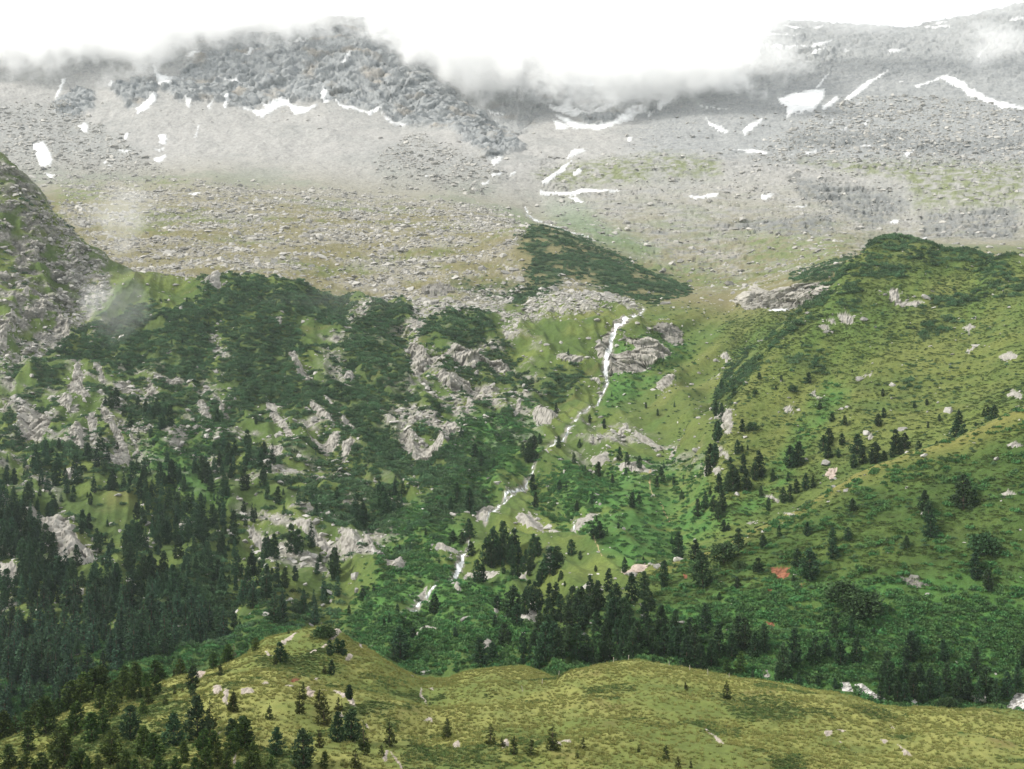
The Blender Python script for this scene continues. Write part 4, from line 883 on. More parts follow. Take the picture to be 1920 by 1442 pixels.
def leaf_mat(name, dark, light, var=.35, transl=.0):
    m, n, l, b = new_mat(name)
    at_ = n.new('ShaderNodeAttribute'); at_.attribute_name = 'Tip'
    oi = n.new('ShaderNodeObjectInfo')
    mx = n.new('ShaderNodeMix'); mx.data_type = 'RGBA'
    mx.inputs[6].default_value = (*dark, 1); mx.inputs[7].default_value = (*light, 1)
    l.new(at_.outputs['Fac'], mx.inputs[0])
    hv = n.new('ShaderNodeHueSaturation')
    ln = n.new('ShaderNodeTexNoise'); ln.inputs['Scale'].default_value = .045; ln.inputs['Detail'].default_value = 4; l.new(oi.outputs['Location'], ln.inputs['Vector'])
    av = n.new('ShaderNodeMath'); av.operation = 'MULTIPLY_ADD'; av.inputs[1].default_value = 1.6; av.inputs[2].default_value = -.3; l.new(ln.outputs[0], av.inputs[0])
    a3 = n.new('ShaderNodeMath'); a3.operation = 'ADD'; a3.use_clamp = True; l.new(av.outputs[0], a3.inputs[0])
    a4 = n.new('ShaderNodeMath'); a4.operation = 'MULTIPLY_ADD'; a4.inputs[1].default_value = .7; a4.inputs[2].default_value = -.35; l.new(oi.outputs['Random'], a4.inputs[0]); l.new(a4.outputs[0], a3.inputs[1])
    mr = n.new('ShaderNodeMapRange'); mr.inputs[3].default_value = 1 - var; mr.inputs[4].default_value = 1 + var
    l.new(a3.outputs[0], mr.inputs[0]); l.new(mr.outputs[0], hv.inputs['Value'])
    mh = n.new('ShaderNodeMath'); mh.operation = 'MULTIPLY'; mh.inputs[1].default_value = 7.13; l.new(oi.outputs['Random'], mh.inputs[0])
    fr_ = n.new('ShaderNodeMath'); fr_.operation = 'FRACT'; l.new(mh.outputs[0], fr_.inputs[0])
    m2 = n.new('ShaderNodeMapRange'); m2.inputs[3].default_value = .475; m2.inputs[4].default_value = .525; l.new(fr_.outputs[0], m2.inputs[0]); l.new(m2.outputs[0], hv.inputs['Hue'])
    l.new(mx.outputs[2], hv.inputs['Color']); l.new(hv.outputs[0], b.inputs['Base Color'])
    b.inputs['Roughness'].default_value = .8; b.inputs['Specular IOR Level'].default_value = .15
    return m
def stone_mat(name, col, var=.35):
    m, n, l, b = new_mat(name)
    oi = n.new('ShaderNodeObjectInfo'); tc = n.new('ShaderNodeTexCoord')
    t = n.new('ShaderNodeTexNoise'); t.inputs['Scale'].default_value = 1.6; t.inputs['Detail'].default_value = 5
    l.new(tc.outputs['Object'], t.inputs['Vector'])
    mr = n.new('ShaderNodeMapRange'); mr.inputs[3].default_value = 1 - var; mr.inputs[4].default_value = 1 + var * .8; l.new(oi.outputs['Random'], mr.inputs[0])
    m3 = n.new('ShaderNodeMapRange'); m3.inputs[1].default_value = .3; m3.inputs[2].default_value = .7; m3.inputs[3].default_value = .7; m3.inputs[4].default_value = 1.2; l.new(t.outputs[0], m3.inputs[0])
    mu = n.new('ShaderNodeMath'); mu.operation = 'MULTIPLY'; l.new(mr.outputs[0], mu.inputs[0]); l.new(m3.outputs[0], mu.inputs[1])
    sc = n.new('ShaderNodeVectorMath'); sc.operation = 'SCALE'; sc.inputs[0].default_value = col; l.new(mu.outputs[0], sc.inputs['Scale'])
    l.new(sc.outputs[0], b.inputs['Base Color']); b.inputs['Roughness'].default_value = .95; b.inputs['Specular IOR Level'].default_value = .1
    return m
def scatter(name, meshes, mat, P, scale, yaw, tilt=None, squash=None):
    """one object of stuff: copies of a few meshes set on points"""
    src = bpy.data.collections.new(name + '_kinds')
    for k, me in enumerate(meshes):
        if mat and not me.materials: me.materials.append(mat)
        src.objects.link(bpy.data.objects.new(name + '_kind', me))
    me = bpy.data.meshes.new(name); n = len(P)
    me.vertices.add(n); me.vertices.foreach_set('co', np.asarray(P, np.float32).ravel())
    s3 = np.repeat(np.asarray(scale, np.float32)[:, None], 3, 1)
    if squash is not None: s3 = s3 * squash
    me.attributes.new('siz', 'FLOAT_VECTOR', 'POINT').data.foreach_set('vector', s3.astype(np.float32).ravel())
    e = np.zeros((n, 3), np.float32); e[:, 2] = yaw
    if tilt is not None: e[:, :2] = tilt
    me.attributes.new('rot', 'FLOAT_VECTOR', 'POINT').data.foreach_set('vector', e.ravel())
    o = bpy.data.objects.new(name, me); C.objects.link(o); o['kind'] = 'stuff'
    g = bpy.data.node_groups.new(name, 'GeometryNodeTree')
    g.interface.new_socket('Geometry', in_out='INPUT', socket_type='NodeSocketGeometry')
    g.interface.new_socket('Geometry', in_out='OUTPUT', socket_type='NodeSocketGeometry')
    N = g.nodes; i_ = N.new('NodeGroupInput'); o_ = N.new('NodeGroupOutput')
    ip = N.new('GeometryNodeInstanceOnPoints'); ci = N.new('GeometryNodeCollectionInfo')
    ci.inputs['Collection'].default_value = src; ci.inputs['Separate Children'].default_value = True; ci.inputs['Reset Children'].default_value = True
    a1 = N.new('GeometryNodeInputNamedAttribute'); a1.data_type = 'FLOAT_VECTOR'; a1.inputs[0].default_value = 'siz'
    a2 = N.new('GeometryNodeInputNamedAttribute'); a2.data_type = 'FLOAT_VECTOR'; a2.inputs[0].default_value = 'rot'
    g.links.new(i_.outputs[0], ip.inputs['Points']); g.links.new(ci.outputs[0], ip.inputs['Instance'])
    ip.inputs['Pick Instance'].default_value = True
    rv = N.new('FunctionNodeRandomValue'); rv.data_type = 'INT'; rv.inputs[4].default_value = 0; rv.inputs[5].default_value = len(meshes) - 1
    g.links.new(rv.outputs[2], ip.inputs['Instance Index'])
    g.links.new(a1.outputs[0], ip.inputs['Scale']); g.links.new(a2.outputs[0], ip.inputs['Rotation'])
    g.links.new(ip.outputs[0], o_.inputs[0])
    md = o.modifiers.new('scatter', 'NODES'); md.node_group = g
    return o
P3 = np.stack([X, Y, Z], -1)
e1 = P3[:-1, 1:] - P3[:-1, :-1]; e2 = P3[1:, :-1] - P3[:-1, :-1]
CA = np.linalg.norm(np.cross(e1, e2), axis=-1)
INFR = (PXF[:-1, :-1] > -120) & (PXF[:-1, :-1] < 2040) & (PYF[:-1, :-1] < 1560) & VIS[:-1, :-1]
def pick(density, n, free=True):
    """n random points on the ground, as dense as the field says (per square metre)"""
    wgt = np.clip(density[:-1, :-1], 0, None) * CA * INFR
    if free: wgt = wgt * (PID[:-1, :-1] == 0)
    wgt = wgt.ravel().astype(np.float64); cum = np.cumsum(wgt)
    k = np.searchsorted(cum, RNG.uniform(0, cum[-1], n))
    i, j = np.unravel_index(np.clip(k, 0, wgt.size - 1), (NR - 1, NU - 1))
    a_, b_ = RNG.uniform(0, 1, (2, n))
    p = P3[i, j] + e1[i, j] * a_[:, None] + e2[i, j] * b_[:, None]
    return p, i, j
def power(n, lo, hi, k=2.2):
    u = RNG.uniform(0, 1, n)
    return (lo ** (1 - k) + u * (hi ** (1 - k) - lo ** (1 - k))) ** (1 / (1 - k))

rocks = [rock_mesh('stone', 40 + k, f) for k, f in enumerate((.5, .65, .8, .45, .7, .6))]
pale = stone_mat('pale_stone', (.32, .308, .285)); grey = stone_mat('grey_stone', (.265, .265, .26), .35); pinkish = stone_mat('pink_stone', (.44, .36, .31), .25)
clumpy = sstep(-.35, .35, n_mid + .5 * n_big)
turfy = sstep(-.12, .22, fbm(X * .7, Q, 55, 4, 97) + .35 * fbm(X, Q, 14, 3, 98))
p, i, j = pick(np.clip(TALUS * (.15 + turfy), 0, 2) * (tt > 9.2), 24000)
scatter('boulder_field', rocks, pale, p, power(len(p), .7, 6.0, 2.9), RNG.uniform(0, 6.28, len(p)), RNG.normal(0, .2, (len(p), 2)))
dn = np.clip(UPRIGHT * (.08 + sstep(-.1, .35, n_big + .5 * n_mid)) + w_ter * .12 + GREYBOULDERS * 2.0 * w_far + w_far * (.02 + .10 * right) * (1 - cl), 0, 3) * (tt > 10) * (tt < 16.3) * (1 - DENSE)
rocks_b = [me.copy() for me in rocks]
p, i, j = pick(dn, 18000)
scatter('rubble', rocks_b, grey, p, power(len(p), .9, 7.0, 2.6), RNG.uniform(0, 6.28, len(p)), RNG.normal(0, .2, (len(p), 2)))
dn = np.clip(HALO * 1.2 + ROCKY * .8 + TALUS * w_mid * 1.5 + .05 + .35 * sstep(.15, .5, n_mid) * (SLOPE_L + WOOD_L + SPUR), 0, 3) * (tt > 4.8) * (tt < 10.8) * (1 - .6 * LUSH) * (1 - .6 * right) * (1 - .7 * DENSE)
rocks_c = [me.copy() for me in rocks]
p, i, j = pick(dn, 17000)
scatter('stones', rocks_c, pale, p, power(len(p), .45, 3.2, 2.4), RNG.uniform(0, 6.28, len(p)), RNG.normal(0, .25, (len(p), 2)))

pines = [leaf_clump('dwarf_pine', 60 + k, 130, .95, .30, 1.0, slim=.32) for k in range(5)]
m_pine = leaf_mat('dwarf_pine', (.023, .052, .025), (.082, .148, .066), .5)
wf1, wf2, wh, _, _ = worley(X / 9., Q / 5., 95)
holes = sstep(-.12, .16, fbm(X * .6, Q, 16, 4, 96) + .12) * (.3 + .7 * sstep(.8, .4, wf1))
dn = np.clip(DENSE * 1.3 * holes + .95 * SLOPE_L * sstep(-.08, .18, n_mid + n_big) + DARKSCRUB * 1.0 + .45 * WOOD_L * sstep(0, .25, n_mid + n_big) + SPUR * .15 * sstep(.1, .3, n_big), 0, 1.4) * (tt > 4.8) * (tt < 13.5) * (1 - np.clip(ROCKY, 0, 1) * .9) * (1 - TALUS * .9)
p, i, j = pick(dn, 27000)
scatter('dwarf_pine_thicket', pines, m_pine, p, RNG.uniform(1.1, 3.0, len(p)), RNG.uniform(0, 6.28, len(p)))
dn = (HEATH * sstep(.18, .34, fbm(X * .5, Q, 20, 3, 91)) * .5 + .06 * right + .25 * SCRUB) * (tt > 5) * (tt < 10.6) * w_mid
pines_b = [me.copy() for me in pines]
p, i, j = pick(dn, 3200)
scatter('low_pine_scrub', pines_b, m_pine, p, RNG.uniform(.6, 1.5, len(p)), RNG.uniform(0, 6.28, len(p)))
alder = [leaf_clump('green_shrub', 80 + k, 100, .8, .3, .8, slim=.5) for k in range(4)]
m_ald = leaf_mat('green_shrub', (.026, .070, .024), (.085, .185, .058), .4)
p, i, j = pick(np.clip(SCRUB * (.2 + 1.0 * sstep(-.05, .25, n_mid + .6 * n_big)) + LUSH * .12 + FOOT * .7 + SHOULDER * .45 * sstep(-.1, .3, fbm(X, Q, 14, 3, 93)), 0, 2) * (w_mid + (tt > 4.0) * (tt < 4.7)), 14500)
scatter('alder_scrub', alder, m_ald, p, RNG.uniform(.8, 2.1, len(p)), RNG.uniform(0, 6.28, len(p)))
heath = [leaf_clump('heath', 90 + k, 60, .5, .3, .7, slim=.4) for k in range(3)]
SHADE_SCRUB = SHOULDER
m_heath = leaf_mat('heath', (.038, .064, .020), (.092, .132, .038), .35)
p, i, j = pick((HEATH * (.15 + sstep(-.1, .25, fbm(X * .5, Q, 6, 3, 92)) * (1 - .55 * sstep(7.2, 7.8, tt))) * (1 - .6 * GOLD)) * w_mid * (tt > 5), 23000)
scatter('heath_hummocks', heath, m_heath, p, RNG.uniform(.45, 1.1, len(p)), RNG.uniform(0, 6.28, len(p)), squash=np.array([1.5, 1, 1]))
heath_b = [me.copy() for me in heath]
p, i, j = pick(FG_HEATH * (tt < 3.3), 16000)
scatter('heather', heath_b, leaf_mat('heather', (.050, .060, .018), (.125, .135, .036), .35), p, RNG.uniform(.2, .55, len(p)), RNG.uniform(0, 6.28, len(p)))
def tuft(name, seed):
    r = np.random.default_rng(seed); V, Fc, T = [], [], []
    for k in range(22):
        a_ = r.uniform(0, 6.283); b0 = np.array([math.cos(a_), math.sin(a_), 0]) * r.uniform(0, .55)
        d = np.array([math.cos(a_) * .6, math.sin(a_) * .6, 1]) + r.normal(size=3) * .3; s = np.cross(d, r.normal(size=3)); s /= np.linalg.norm(s)
        L = r.uniform(.4, .9); i = len(V)
        V += [b0 - s * .08, b0 + s * .08, b0 + d * L]; T += [0, 0, 1]; Fc.append((i, i + 1, i + 2))
    return mesh_from(name, V, Fc, T)
tufts = [tuft('tussock', 100 + k) for k in range(4)]
m_tuft = leaf_mat('dry_grass', (.115, .130, .036), (.208, .212, .064), .2)
p, i, j = pick((.35 + sstep(-.3, .3, -n_mid)) * (1 - .7 * FG_HEATH) * (tt < 3.3) * (tt > .8), 34000)
scatter('grass', tufts, m_tuft, p, RNG.uniform(.25, .6, len(p)), RNG.uniform(0, 6.28, len(p)))

# ------------------------------------------------------------------ haze and cloud
def volume_mat(name):
    m = bpy.data.materials.new(name); m.use_nodes = True
    n = m.node_tree.nodes; n.clear()
    o = n.new('ShaderNodeOutputMaterial'); v = n.new('ShaderNodeVolumePrincipled')
    m.node_tree.links.new(v.outputs[0], o.inputs['Volume'])
    return m, n, m.node_tree.links, v
def box(name, lo, hi, mat):
    v = [(x, y, z) for x in (lo[0], hi[0]) for y in (lo[1], hi[1]) for z in (lo[2], hi[2])]
    f = [(0,1,3,2),(4,6,7,5),(0,4,5,1),(2,3,7,6),(0,2,6,4),(1,5,7,3)]
    me = mesh_from(name, v, f); me.materials.append(mat)
    o = bpy.data.objects.new(name, me); C.objects.link(o); o['kind'] = 'stuff'
    return o
HZ = .00004
m, n, l, v = volume_mat('haze')
v.inputs['Color'].default_value = (.82, .93, 1, 1); v.inputs['Density'].default_value = HZ; v.inputs['Anisotropy'].default_value = .2
box('haze', (X.min() - 50, -60, Z.min() - 1), (X.max() + 50, Y.max() + 60, max(Z.max(), 1005) + 15), m)

def cloud_noise(n, l, vec, scale, detail=5, rough=.62):
    t = n.new('ShaderNodeTexNoise'); t.inputs['Scale'].default_value = scale; t.inputs['Detail'].default_value = detail; t.inputs['Roughness'].default_value = rough
    l.new(vec, t.inputs['Vector']); return t.outputs[0]
def math_(n, l, op, a_, b_=None):
    k = n.new('ShaderNodeMath'); k.operation = op
    for s, q in ((0, a_), (1, b_)):
        if q is None: continue
        if isinstance(q, (int, float)): k.inputs[s].default_value = q
        else: l.new(q, k.inputs[s])
    return k.outputs[0]
CY0, CY1 = 2335., 2580.
BASE = [(-60,150),(0,150),(120,155),(250,150),(300,120),(380,95),(450,62),(560,48),(640,42),(700,45),(745,70),(790,125),(850,160),(900,185),(940,190),(960,172),(980,135),(1005,112),(1028,135),(1048,172),(1080,188),(1180,185),(1250,190),(1330,190),(1385,160),(1410,95),(1440,0),(1500,-160),(1700,-240),(1800,-240),(1860,-240),(1960,-240)]
m, n, l, v = volume_mat('cloud')
geo = n.new('ShaderNodeNewGeometry'); sep = n.new('ShaderNodeSeparateXYZ'); l.new(geo.outputs['Position'], sep.inputs[0])
xr = (-1150., 1150.)
nx1 = cloud_noise(n, l, geo.outputs['Position'], .011, 6, .65)
tX = math_(n, l, 'ADD', math_(n, l, 'DIVIDE', math_(n, l, 'SUBTRACT', sep.outputs[0], xr[0]), xr[1] - xr[0]), math_(n, l, 'MULTIPLY', math_(n, l, 'SUBTRACT', nx1, .5), .30))
ramp = n.new('ShaderNodeValToRGB'); el = ramp.color_ramp.elements
zlo, zhi = 500., 1100.
for k, (px, py) in enumerate(BASE):
    x = (px - 960) / F * 2420.; z = (721 - py) / F * 2420.
    pos = (x - xr[0]) / (xr[1] - xr[0]); val = (z - zlo) / (zhi - zlo)
    q = el[k] if k < 2 else el.new(pos)
    q.position = pos; q.color = (val, val, val, 1)
l.new(tX, ramp.inputs[0])
bz = math_(n, l, 'ADD', math_(n, l, 'MULTIPLY', ramp.outputs[0], zhi - zlo), zlo)
n1 = cloud_noise(n, l, geo.outputs['Position'], .0085, 6, .66); n2 = cloud_noise(n, l, geo.outputs['Position'], .032, 5, .65)
wob = math_(n, l, 'ADD', math_(n, l, 'MULTIPLY', math_(n, l, 'SUBTRACT', n1, .5), 330.), math_(n, l, 'MULTIPLY', math_(n, l, 'SUBTRACT', n2, .5), 150.))
hgt = math_(n, l, 'ADD', math_(n, l, 'SUBTRACT', sep.outputs[2], bz), wob)
mr = n.new('ShaderNodeMapRange'); mr.interpolation_type = 'SMOOTHSTEP'; mr.inputs[1].default_value = 0; mr.inputs[2].default_value = 60; mr.inputs[3].default_value = 0; mr.inputs[4].default_value = .026
tp = n.new('ShaderNodeMapRange'); tp.interpolation_type = 'SMOOTHSTEP'; tp.inputs[1].default_value = 100; tp.inputs[2].default_value = 40
slope = math_(n, l, 'ADD', math_(n, l, 'MULTIPLY', math_(n, l, 'SUBTRACT', sep.outputs[1], 2300.), .8), 575.)   # the cloud lies on the slope as a layer
l.new(math_(n, l, 'ADD', math_(n, l, 'SUBTRACT', sep.outputs[2], slope), wob), tp.inputs[0]); sx = n.new('ShaderNodeMapRange'); sx.interpolation_type = 'SMOOTHSTEP'; sx.inputs[1].default_value = 600; sx.inputs[2].default_value = 450; l.new(sep.outputs[0], sx.inputs[0])
l.new(hgt, mr.inputs[0]); l.new(math_(n, l, 'MULTIPLY', math_(n, l, 'MULTIPLY', mr.outputs[0], tp.outputs[0]), sx.outputs[0]), v.inputs['Density'])
v.inputs['Color'].default_value = (1, 1, 1, 1)
cb = box('cloud_bank', (-1150, CY0, 470), (620, CY1, 1000), m)
def wisp(name, px, py, d, rx, rz, ry, dens, seed):
    m, n, l, v = volume_mat(name)
    tc = n.new('ShaderNodeTexCoord'); ln = n.new('ShaderNodeVectorMath'); ln.operation = 'LENGTH'; l.new(tc.outputs['Object'], ln.inputs[0])
    mp = n.new('ShaderNodeVectorMath'); mp.operation = 'ADD'; mp.inputs[1].default_value = (seed * 3.1, seed * 1.7, 0); l.new(tc.outputs['Object'], mp.inputs[0])
    nz = cloud_noise(n, l, mp.outputs[0], 1.3, 6, .68)
    r_ = math_(n, l, 'ADD', ln.outputs['Value'], math_(n, l, 'MULTIPLY', math_(n, l, 'SUBTRACT', nz, .5), 3.4))
    mr = n.new('ShaderNodeMapRange'); mr.interpolation_type = 'SMOOTHSTEP'; mr.inputs[1].default_value = .8; mr.inputs[2].default_value = .1; mr.inputs[3].default_value = 0; mr.inputs[4].default_value = dens
    l.new(r_, mr.inputs[0]); l.new(mr.outputs[0], v.inputs['Density']); v.inputs['Color'].default_value = (1, 1, 1, 1)
    bm = bmesh.new(); bmesh.ops.create_icosphere(bm, subdivisions=3, radius=1.0)
    me = bpy.data.meshes.new(name); bm.to_mesh(me); bm.free(); me.materials.append(m)
    o = bpy.data.objects.new(name, me); C.objects.link(o)
    o.location = ((px - 960) / F * d, d, (721 - py) / F * d); o.scale = (rx * d / F, ry, rz * d / F); o['kind'] = 'stuff'
    return o
wisp('cloud_wisp', 222, 420, 1330, 95, 115, 34, .009, 1)
wisp('cloud_wisp', 203, 565, 920, 95, 90, 24, .012, 2)
wisp('cloud_wisp', 1850, 80, 2290, 120, 70, 60, .010, 3)
wisp('cloud_wisp', 1600, 15, 2650, 420, 80, 150, .010, 4)
wisp('cloud_wisp', 1420, 95, 2330, 130, 90, 70, .012, 6)
wisp('cloud_wisp', 640, 560, 900, 180, 40, 40, .0012, 5)

# ------------------------------------------------------------------ trees, each a thing with a trunk and a crown
def tree_meshes(kind, seed):
    """unit-height tree: (crown, trunk) meshes"""
    r = np.random.default_rng(seed)
    V, Fc, T = [], [], []
    if kind == 'stone': n, rmax, base, nb, bl, bw = 120, r.uniform(.17, .22), .05, 12, .066, .019
    elif kind == 'spruce': n, rmax, base, nb, bl, bw = 110, r.uniform(.13, .17), .05, 10, .055, .015
    elif kind == 'young': n, rmax, base, nb, bl, bw = 70, r.uniform(.18, .23), .04, 11, .085, .018
    elif kind == 'dry': n, rmax, base, nb, bl, bw = 45, .2, .12, 6, .09, .012
    else: n, rmax, base, nb, bl, bw = 95, r.uniform(.42, .5), .08, 11, .11, .035      # bush
    wob = r.uniform(0, 6.28, 4); lean = r.normal(0, .02, 2)
    for k in range(n):
        h = base + (1 - base) * (1 - math.sqrt(r.uniform(0, 1))) * .97 if kind != 'bush' else r.uniform(.15, .95)
        if kind == 'stone' : h = base + (1 - base) * r.uniform(0, 1) ** 1.15 * .97
        t = (h - base) / (1 - base)
        if kind == 'stone': pr = min(1, (1 - t) ** .62 * 1.22) * min(1, .62 + t * 1.9)
        elif kind == 'spruce': pr = (1 - t) ** .8 * min(1, .75 + t * 2)
        elif kind in ('young', 'dry'): pr = (1 - t) ** .85 * min(1, .6 + t * 2)
        else: pr = math.sqrt(max(.05, 1 - (2 * t - .8) ** 2 * .75))
        a_ = k * 2.39996 + r.normal(0, .3)
        lob = 1 + .22 * math.sin(2 * a_ + wob[0] + 5 * h) + .14 * math.sin(3 * a_ + wob[1] - 9 * h)
        rad = rmax * pr * (1 + (lob - 1) * (.35 if kind == 'spruce' else .8)) * r.uniform(.72, 1.05)
        if r.uniform() < .25: rad *= .45
        cx, cy = rad * math.cos(a_) + lean[0] * h, rad * math.sin(a_) + lean[1] * h
        out = np.array([math.cos(a_), math.sin(a_), 0])
        up = {'stone': .75, 'spruce': .05, 'young': .8, 'dry': .3, 'bush': .5}[kind]
        cs = rmax * {'stone': .26, 'spruce': .26, 'young': .2, 'dry': .2, 'bush': .3}[kind] * (.6 + .5 * pr)
        for q in range(nb):
            p0 = np.array([cx, cy, h]) + r.normal(size=3) * cs * np.array([.6, .6, .45])
            d = out * .8 + np.array([0, 0, up]) + r.normal(size=3) * .5; d /= np.linalg.norm(d)
            s = np.cross(d, r.normal(size=3)); s /= np.linalg.norm(s)
            L = bl * r.uniform(.7, 1.3) * (.65 + .35 * pr); wd = bw * r.uniform(.8, 1.4); i = len(V)
            V += [p0 - d * L * .4, p0 + s * wd, p0 + d * L * .6, p0 - s * wd]
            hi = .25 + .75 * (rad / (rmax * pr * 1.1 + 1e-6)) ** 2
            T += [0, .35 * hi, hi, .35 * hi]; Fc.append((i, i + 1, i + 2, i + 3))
    tip = 12 if kind != 'bush' else 0
    for q in range(tip):                                     # leading shoot
        p0 = np.array([lean[0], lean[1], .9 + .1 * q / tip]); d = np.array([0, 0, 1.]) + r.normal(size=3) * .5; d /= np.linalg.norm(d)
        s = np.cross(d, r.normal(size=3)); s /= np.linalg.norm(s); i = len(V)
        V += [p0 - d * .02, p0 + s * bw * .6, p0 + d * .035, p0 - s * bw * .6]; T += [0, .5, 1, .5]; Fc.append((i, i+1, i+2, i+3))
    crown = mesh_from('crown', V, Fc, T)
    # tapered trunk with a few limbs
    V, Fc = [], []
    def limb(p, q, r0, r1, k=6):
        p, q = np.array(p, float), np.array(q, float); ax = q - p; ax /= np.linalg.norm(ax)
        e = np.cross(ax, [.3, .9, .1]); e /= np.linalg.norm(e); f_ = np.cross(ax, e); i = len(V)
        for c_, rr in ((p, r0), (q, r1)):
            for m_ in range(k):
                an = 6.2832 * m_ / k; V.append(c_ + (e * math.cos(an) + f_ * math.sin(an)) * rr)
        for m_ in range(k): Fc.append((i + m_, i + (m_ + 1) % k, i + k + (m_ + 1) % k, i + k + m_))
    tr = .022 if kind != 'bush' else .03
    limb((0, 0, -.08), (lean[0] * .4, lean[1] * .4, .4), tr, tr * .65); limb((lean[0] * .4, lean[1] * .4, .4), (lean[0], lean[1], .93), tr * .65, .003)
    for k in range(12 if kind != 'bush' else 7):
        h = r.uniform(.1, .75); a_ = k * 2.4; L = rmax * (1 - h) * 1.0
        limb((lean[0] * h, lean[1] * h, h), (L * math.cos(a_), L * math.sin(a_), h + .05), .007, .002, 4)
    return crown, mesh_from('trunk', V, Fc)
bark = stone_mat('bark', (.075, .058, .042), .2)
LEAF = {
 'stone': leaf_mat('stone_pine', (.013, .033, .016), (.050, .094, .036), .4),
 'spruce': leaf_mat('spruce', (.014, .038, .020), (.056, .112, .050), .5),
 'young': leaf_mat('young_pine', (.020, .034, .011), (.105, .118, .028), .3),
 'sunny': leaf_mat('sunlit_pine', (.014, .034, .010), (.088, .130, .026), .35),  # lit copy of the stone pine, sunlight put into the yellower tips
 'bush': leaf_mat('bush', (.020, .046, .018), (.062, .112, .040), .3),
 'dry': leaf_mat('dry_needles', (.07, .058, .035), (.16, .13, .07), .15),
}
KIND = {}
def kinds(k, n, shape=None):
    out = []
    for q in range(n):
        cr, tk = tree_meshes(shape or k, hash((k, q)) % 1 + 500 + 37 * q + 1000 * sorted(LEAF).index(k))
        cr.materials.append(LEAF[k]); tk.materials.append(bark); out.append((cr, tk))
    KIND[k] = out
kinds('stone', 7); kinds('spruce', 6); kinds('young', 5); kinds('sunny', 6, 'stone'); kinds('bush', 4); kinds('dry', 1)
NAMES = {'stone': ('stone_pine', 'tree'), 'sunny': ('stone_pine', 'tree'), 'spruce': ('spruce_tree', 'tree'), 'young': ('young_pine', 'tree'), 'bush': ('green_bush', 'bush'), 'dry': ('dry_pine', 'tree')}
ntree = [0]
def plant(kind, P, hgt, label, group, wide=1.0, key='A'):
    name, cat = NAMES[kind]
    if kind == 'stone' and key in 'VGRSLM': name = 'pine_tree'
    ntree[0] += 1
    cr, tk = KIND[kind][ntree[0] % len(KIND[kind])]
    e = bpy.data.objects.new(name, None); C.objects.link(e)
    e.location = P; e.rotation_euler = (0, 0, RNG.uniform(0, 6.28)); e.scale = (hgt * wide, hgt * wide, hgt); e.empty_display_size = .2
    e['label'] = label; e['category'] = cat
    if group: e['group'] = group
    for nm, me in (('trunk', tk), ('crown', cr)):
        o = bpy.data.objects.new(nm, me); C.objects.link(o); o.parent = e
    return e
def grow(frame, txt, kind, t0, key, t1=99):
    """trees as x,top,base triplets in a crop of the photograph"""
    ox, oy, sc = frame
    for w_ in txt.split():
        w_ = w_.split(':'); kd = kind if len(w_) == 1 else w_[1]
        x, tp, bs = map(float, w_[0].split(','))
        px, pt, pb = ox + x / sc, oy + tp / sc, oy + bs / sc
        i, j = at(px, pb, t0)
        if TT[i] > t1: i = int(np.searchsorted(TT, t1))
        if kd in ('stone', 'spruce') and Y[i, j] / F * (pb - pt) > 24: pass
        TREES.append([kd, i, j, max(1.2, (pb - pt) * Y[i, j] / F), px, pb, key])
TREES = []
Z1 = (0, 1180, 4.)
grow(Z1, "185,490,660 270,420,600 360,360,520 350,510,790 430,270,420 545,215,400 620,185,420 515,335,560 590,370,580 700,180,420 750,155,390 780,270,430 745,420,600 830,475,660 930,145,320 1030,145,310 1160,135,310 1200,200,340 925,310,500 870,380,560 1020,250,440 1090,325,450 975,380,530 1160,360,500 1105,430,570 1045,440,520 1080,530,640 1245,480,570:young 1300,420,490:young 1365,430,475:young 1300,290,360:young 1355,205,330 1440,275,450:stone 1440,410,510:stone 1600,180,300 1650,245,350:young 1690,100,260 1740,115,240:dry 1480,510,830:stone 1570,550,760:young 1740,460,630:young 560,545,800 690,625,850 770,600,780 970,575,830:stone 1300,640,880:stone 1060,730,950 1160,780,980 200,735,920 820,780,1020 430,740,1000 30,560,800 110,590,780:young 35,630,820 480,790,1048 310,920,1090 730,950,1090 600,900,1060 940,910,1080 1200,940,1090 1380,840,1000 1510,760,960 1600,770,950 1740,680,820 1830,660,900 1720,780,960 540,930,1090 180,920,1060 60,870,1050 20,980,1090 140,985,1090 1540,900,1080 1690,910,1080 1630,880,1040 1860,930,1090 1460,960,1090 1000,970,1090 660,960,1080 880,1000,1110 1080,1000,1120 1320,960,1080 250,1000,1120 1780,1000,1120 400,1000,1120",
     'sunny', .7, 'A', 3.0)
grow(FG, "25,200,350 250,170,290 480,210,380:stone 430,300,400:young 900,185,320:stone 960,170,300:stone 1010,190,320:stone 920,360,490:stone 860,380,470:young 660,545,700:young 640,610,830:young 800,610,800:young 850,640,920:young 1065,575,700:stone 970,670,790:young 1000,720,800:young 385,730,870:young 75,620,800:young 965,800,1060:stone 1090,780,1050:stone 1190,890,1170:young 1420,870,1100:young 810,940,1110:young 60,870,1040:stone 165,850,1110:stone 440,950,1190:stone 680,960,1289:stone 1350,1070,1180:young 1120,1090,1289:young 250,1060,1289 850,1150,1289 390,1180,1289 1900,840,980:young 550,80,130:young 860,60,175:bush 820,70,165:bush 900,90,170:bush",
     'sunny', .7, 'K', 3.0)
grow(BM, "35,975,1055:stone 590,1150,1280 830,1190,1310 900,1250,1320 965,1255,1370 1060,1275,1380 1190,1195,1350 1355,1260,1335 1665,1310,1350 1820,1305,1400 1890,1370,1442 1320,1340,1390",
     'young', .7, 'F', 3.0)
grow(BR, "250,955,1060 15,940,1000 40,1390,1440", 'young', .7, 'F', 3.0)
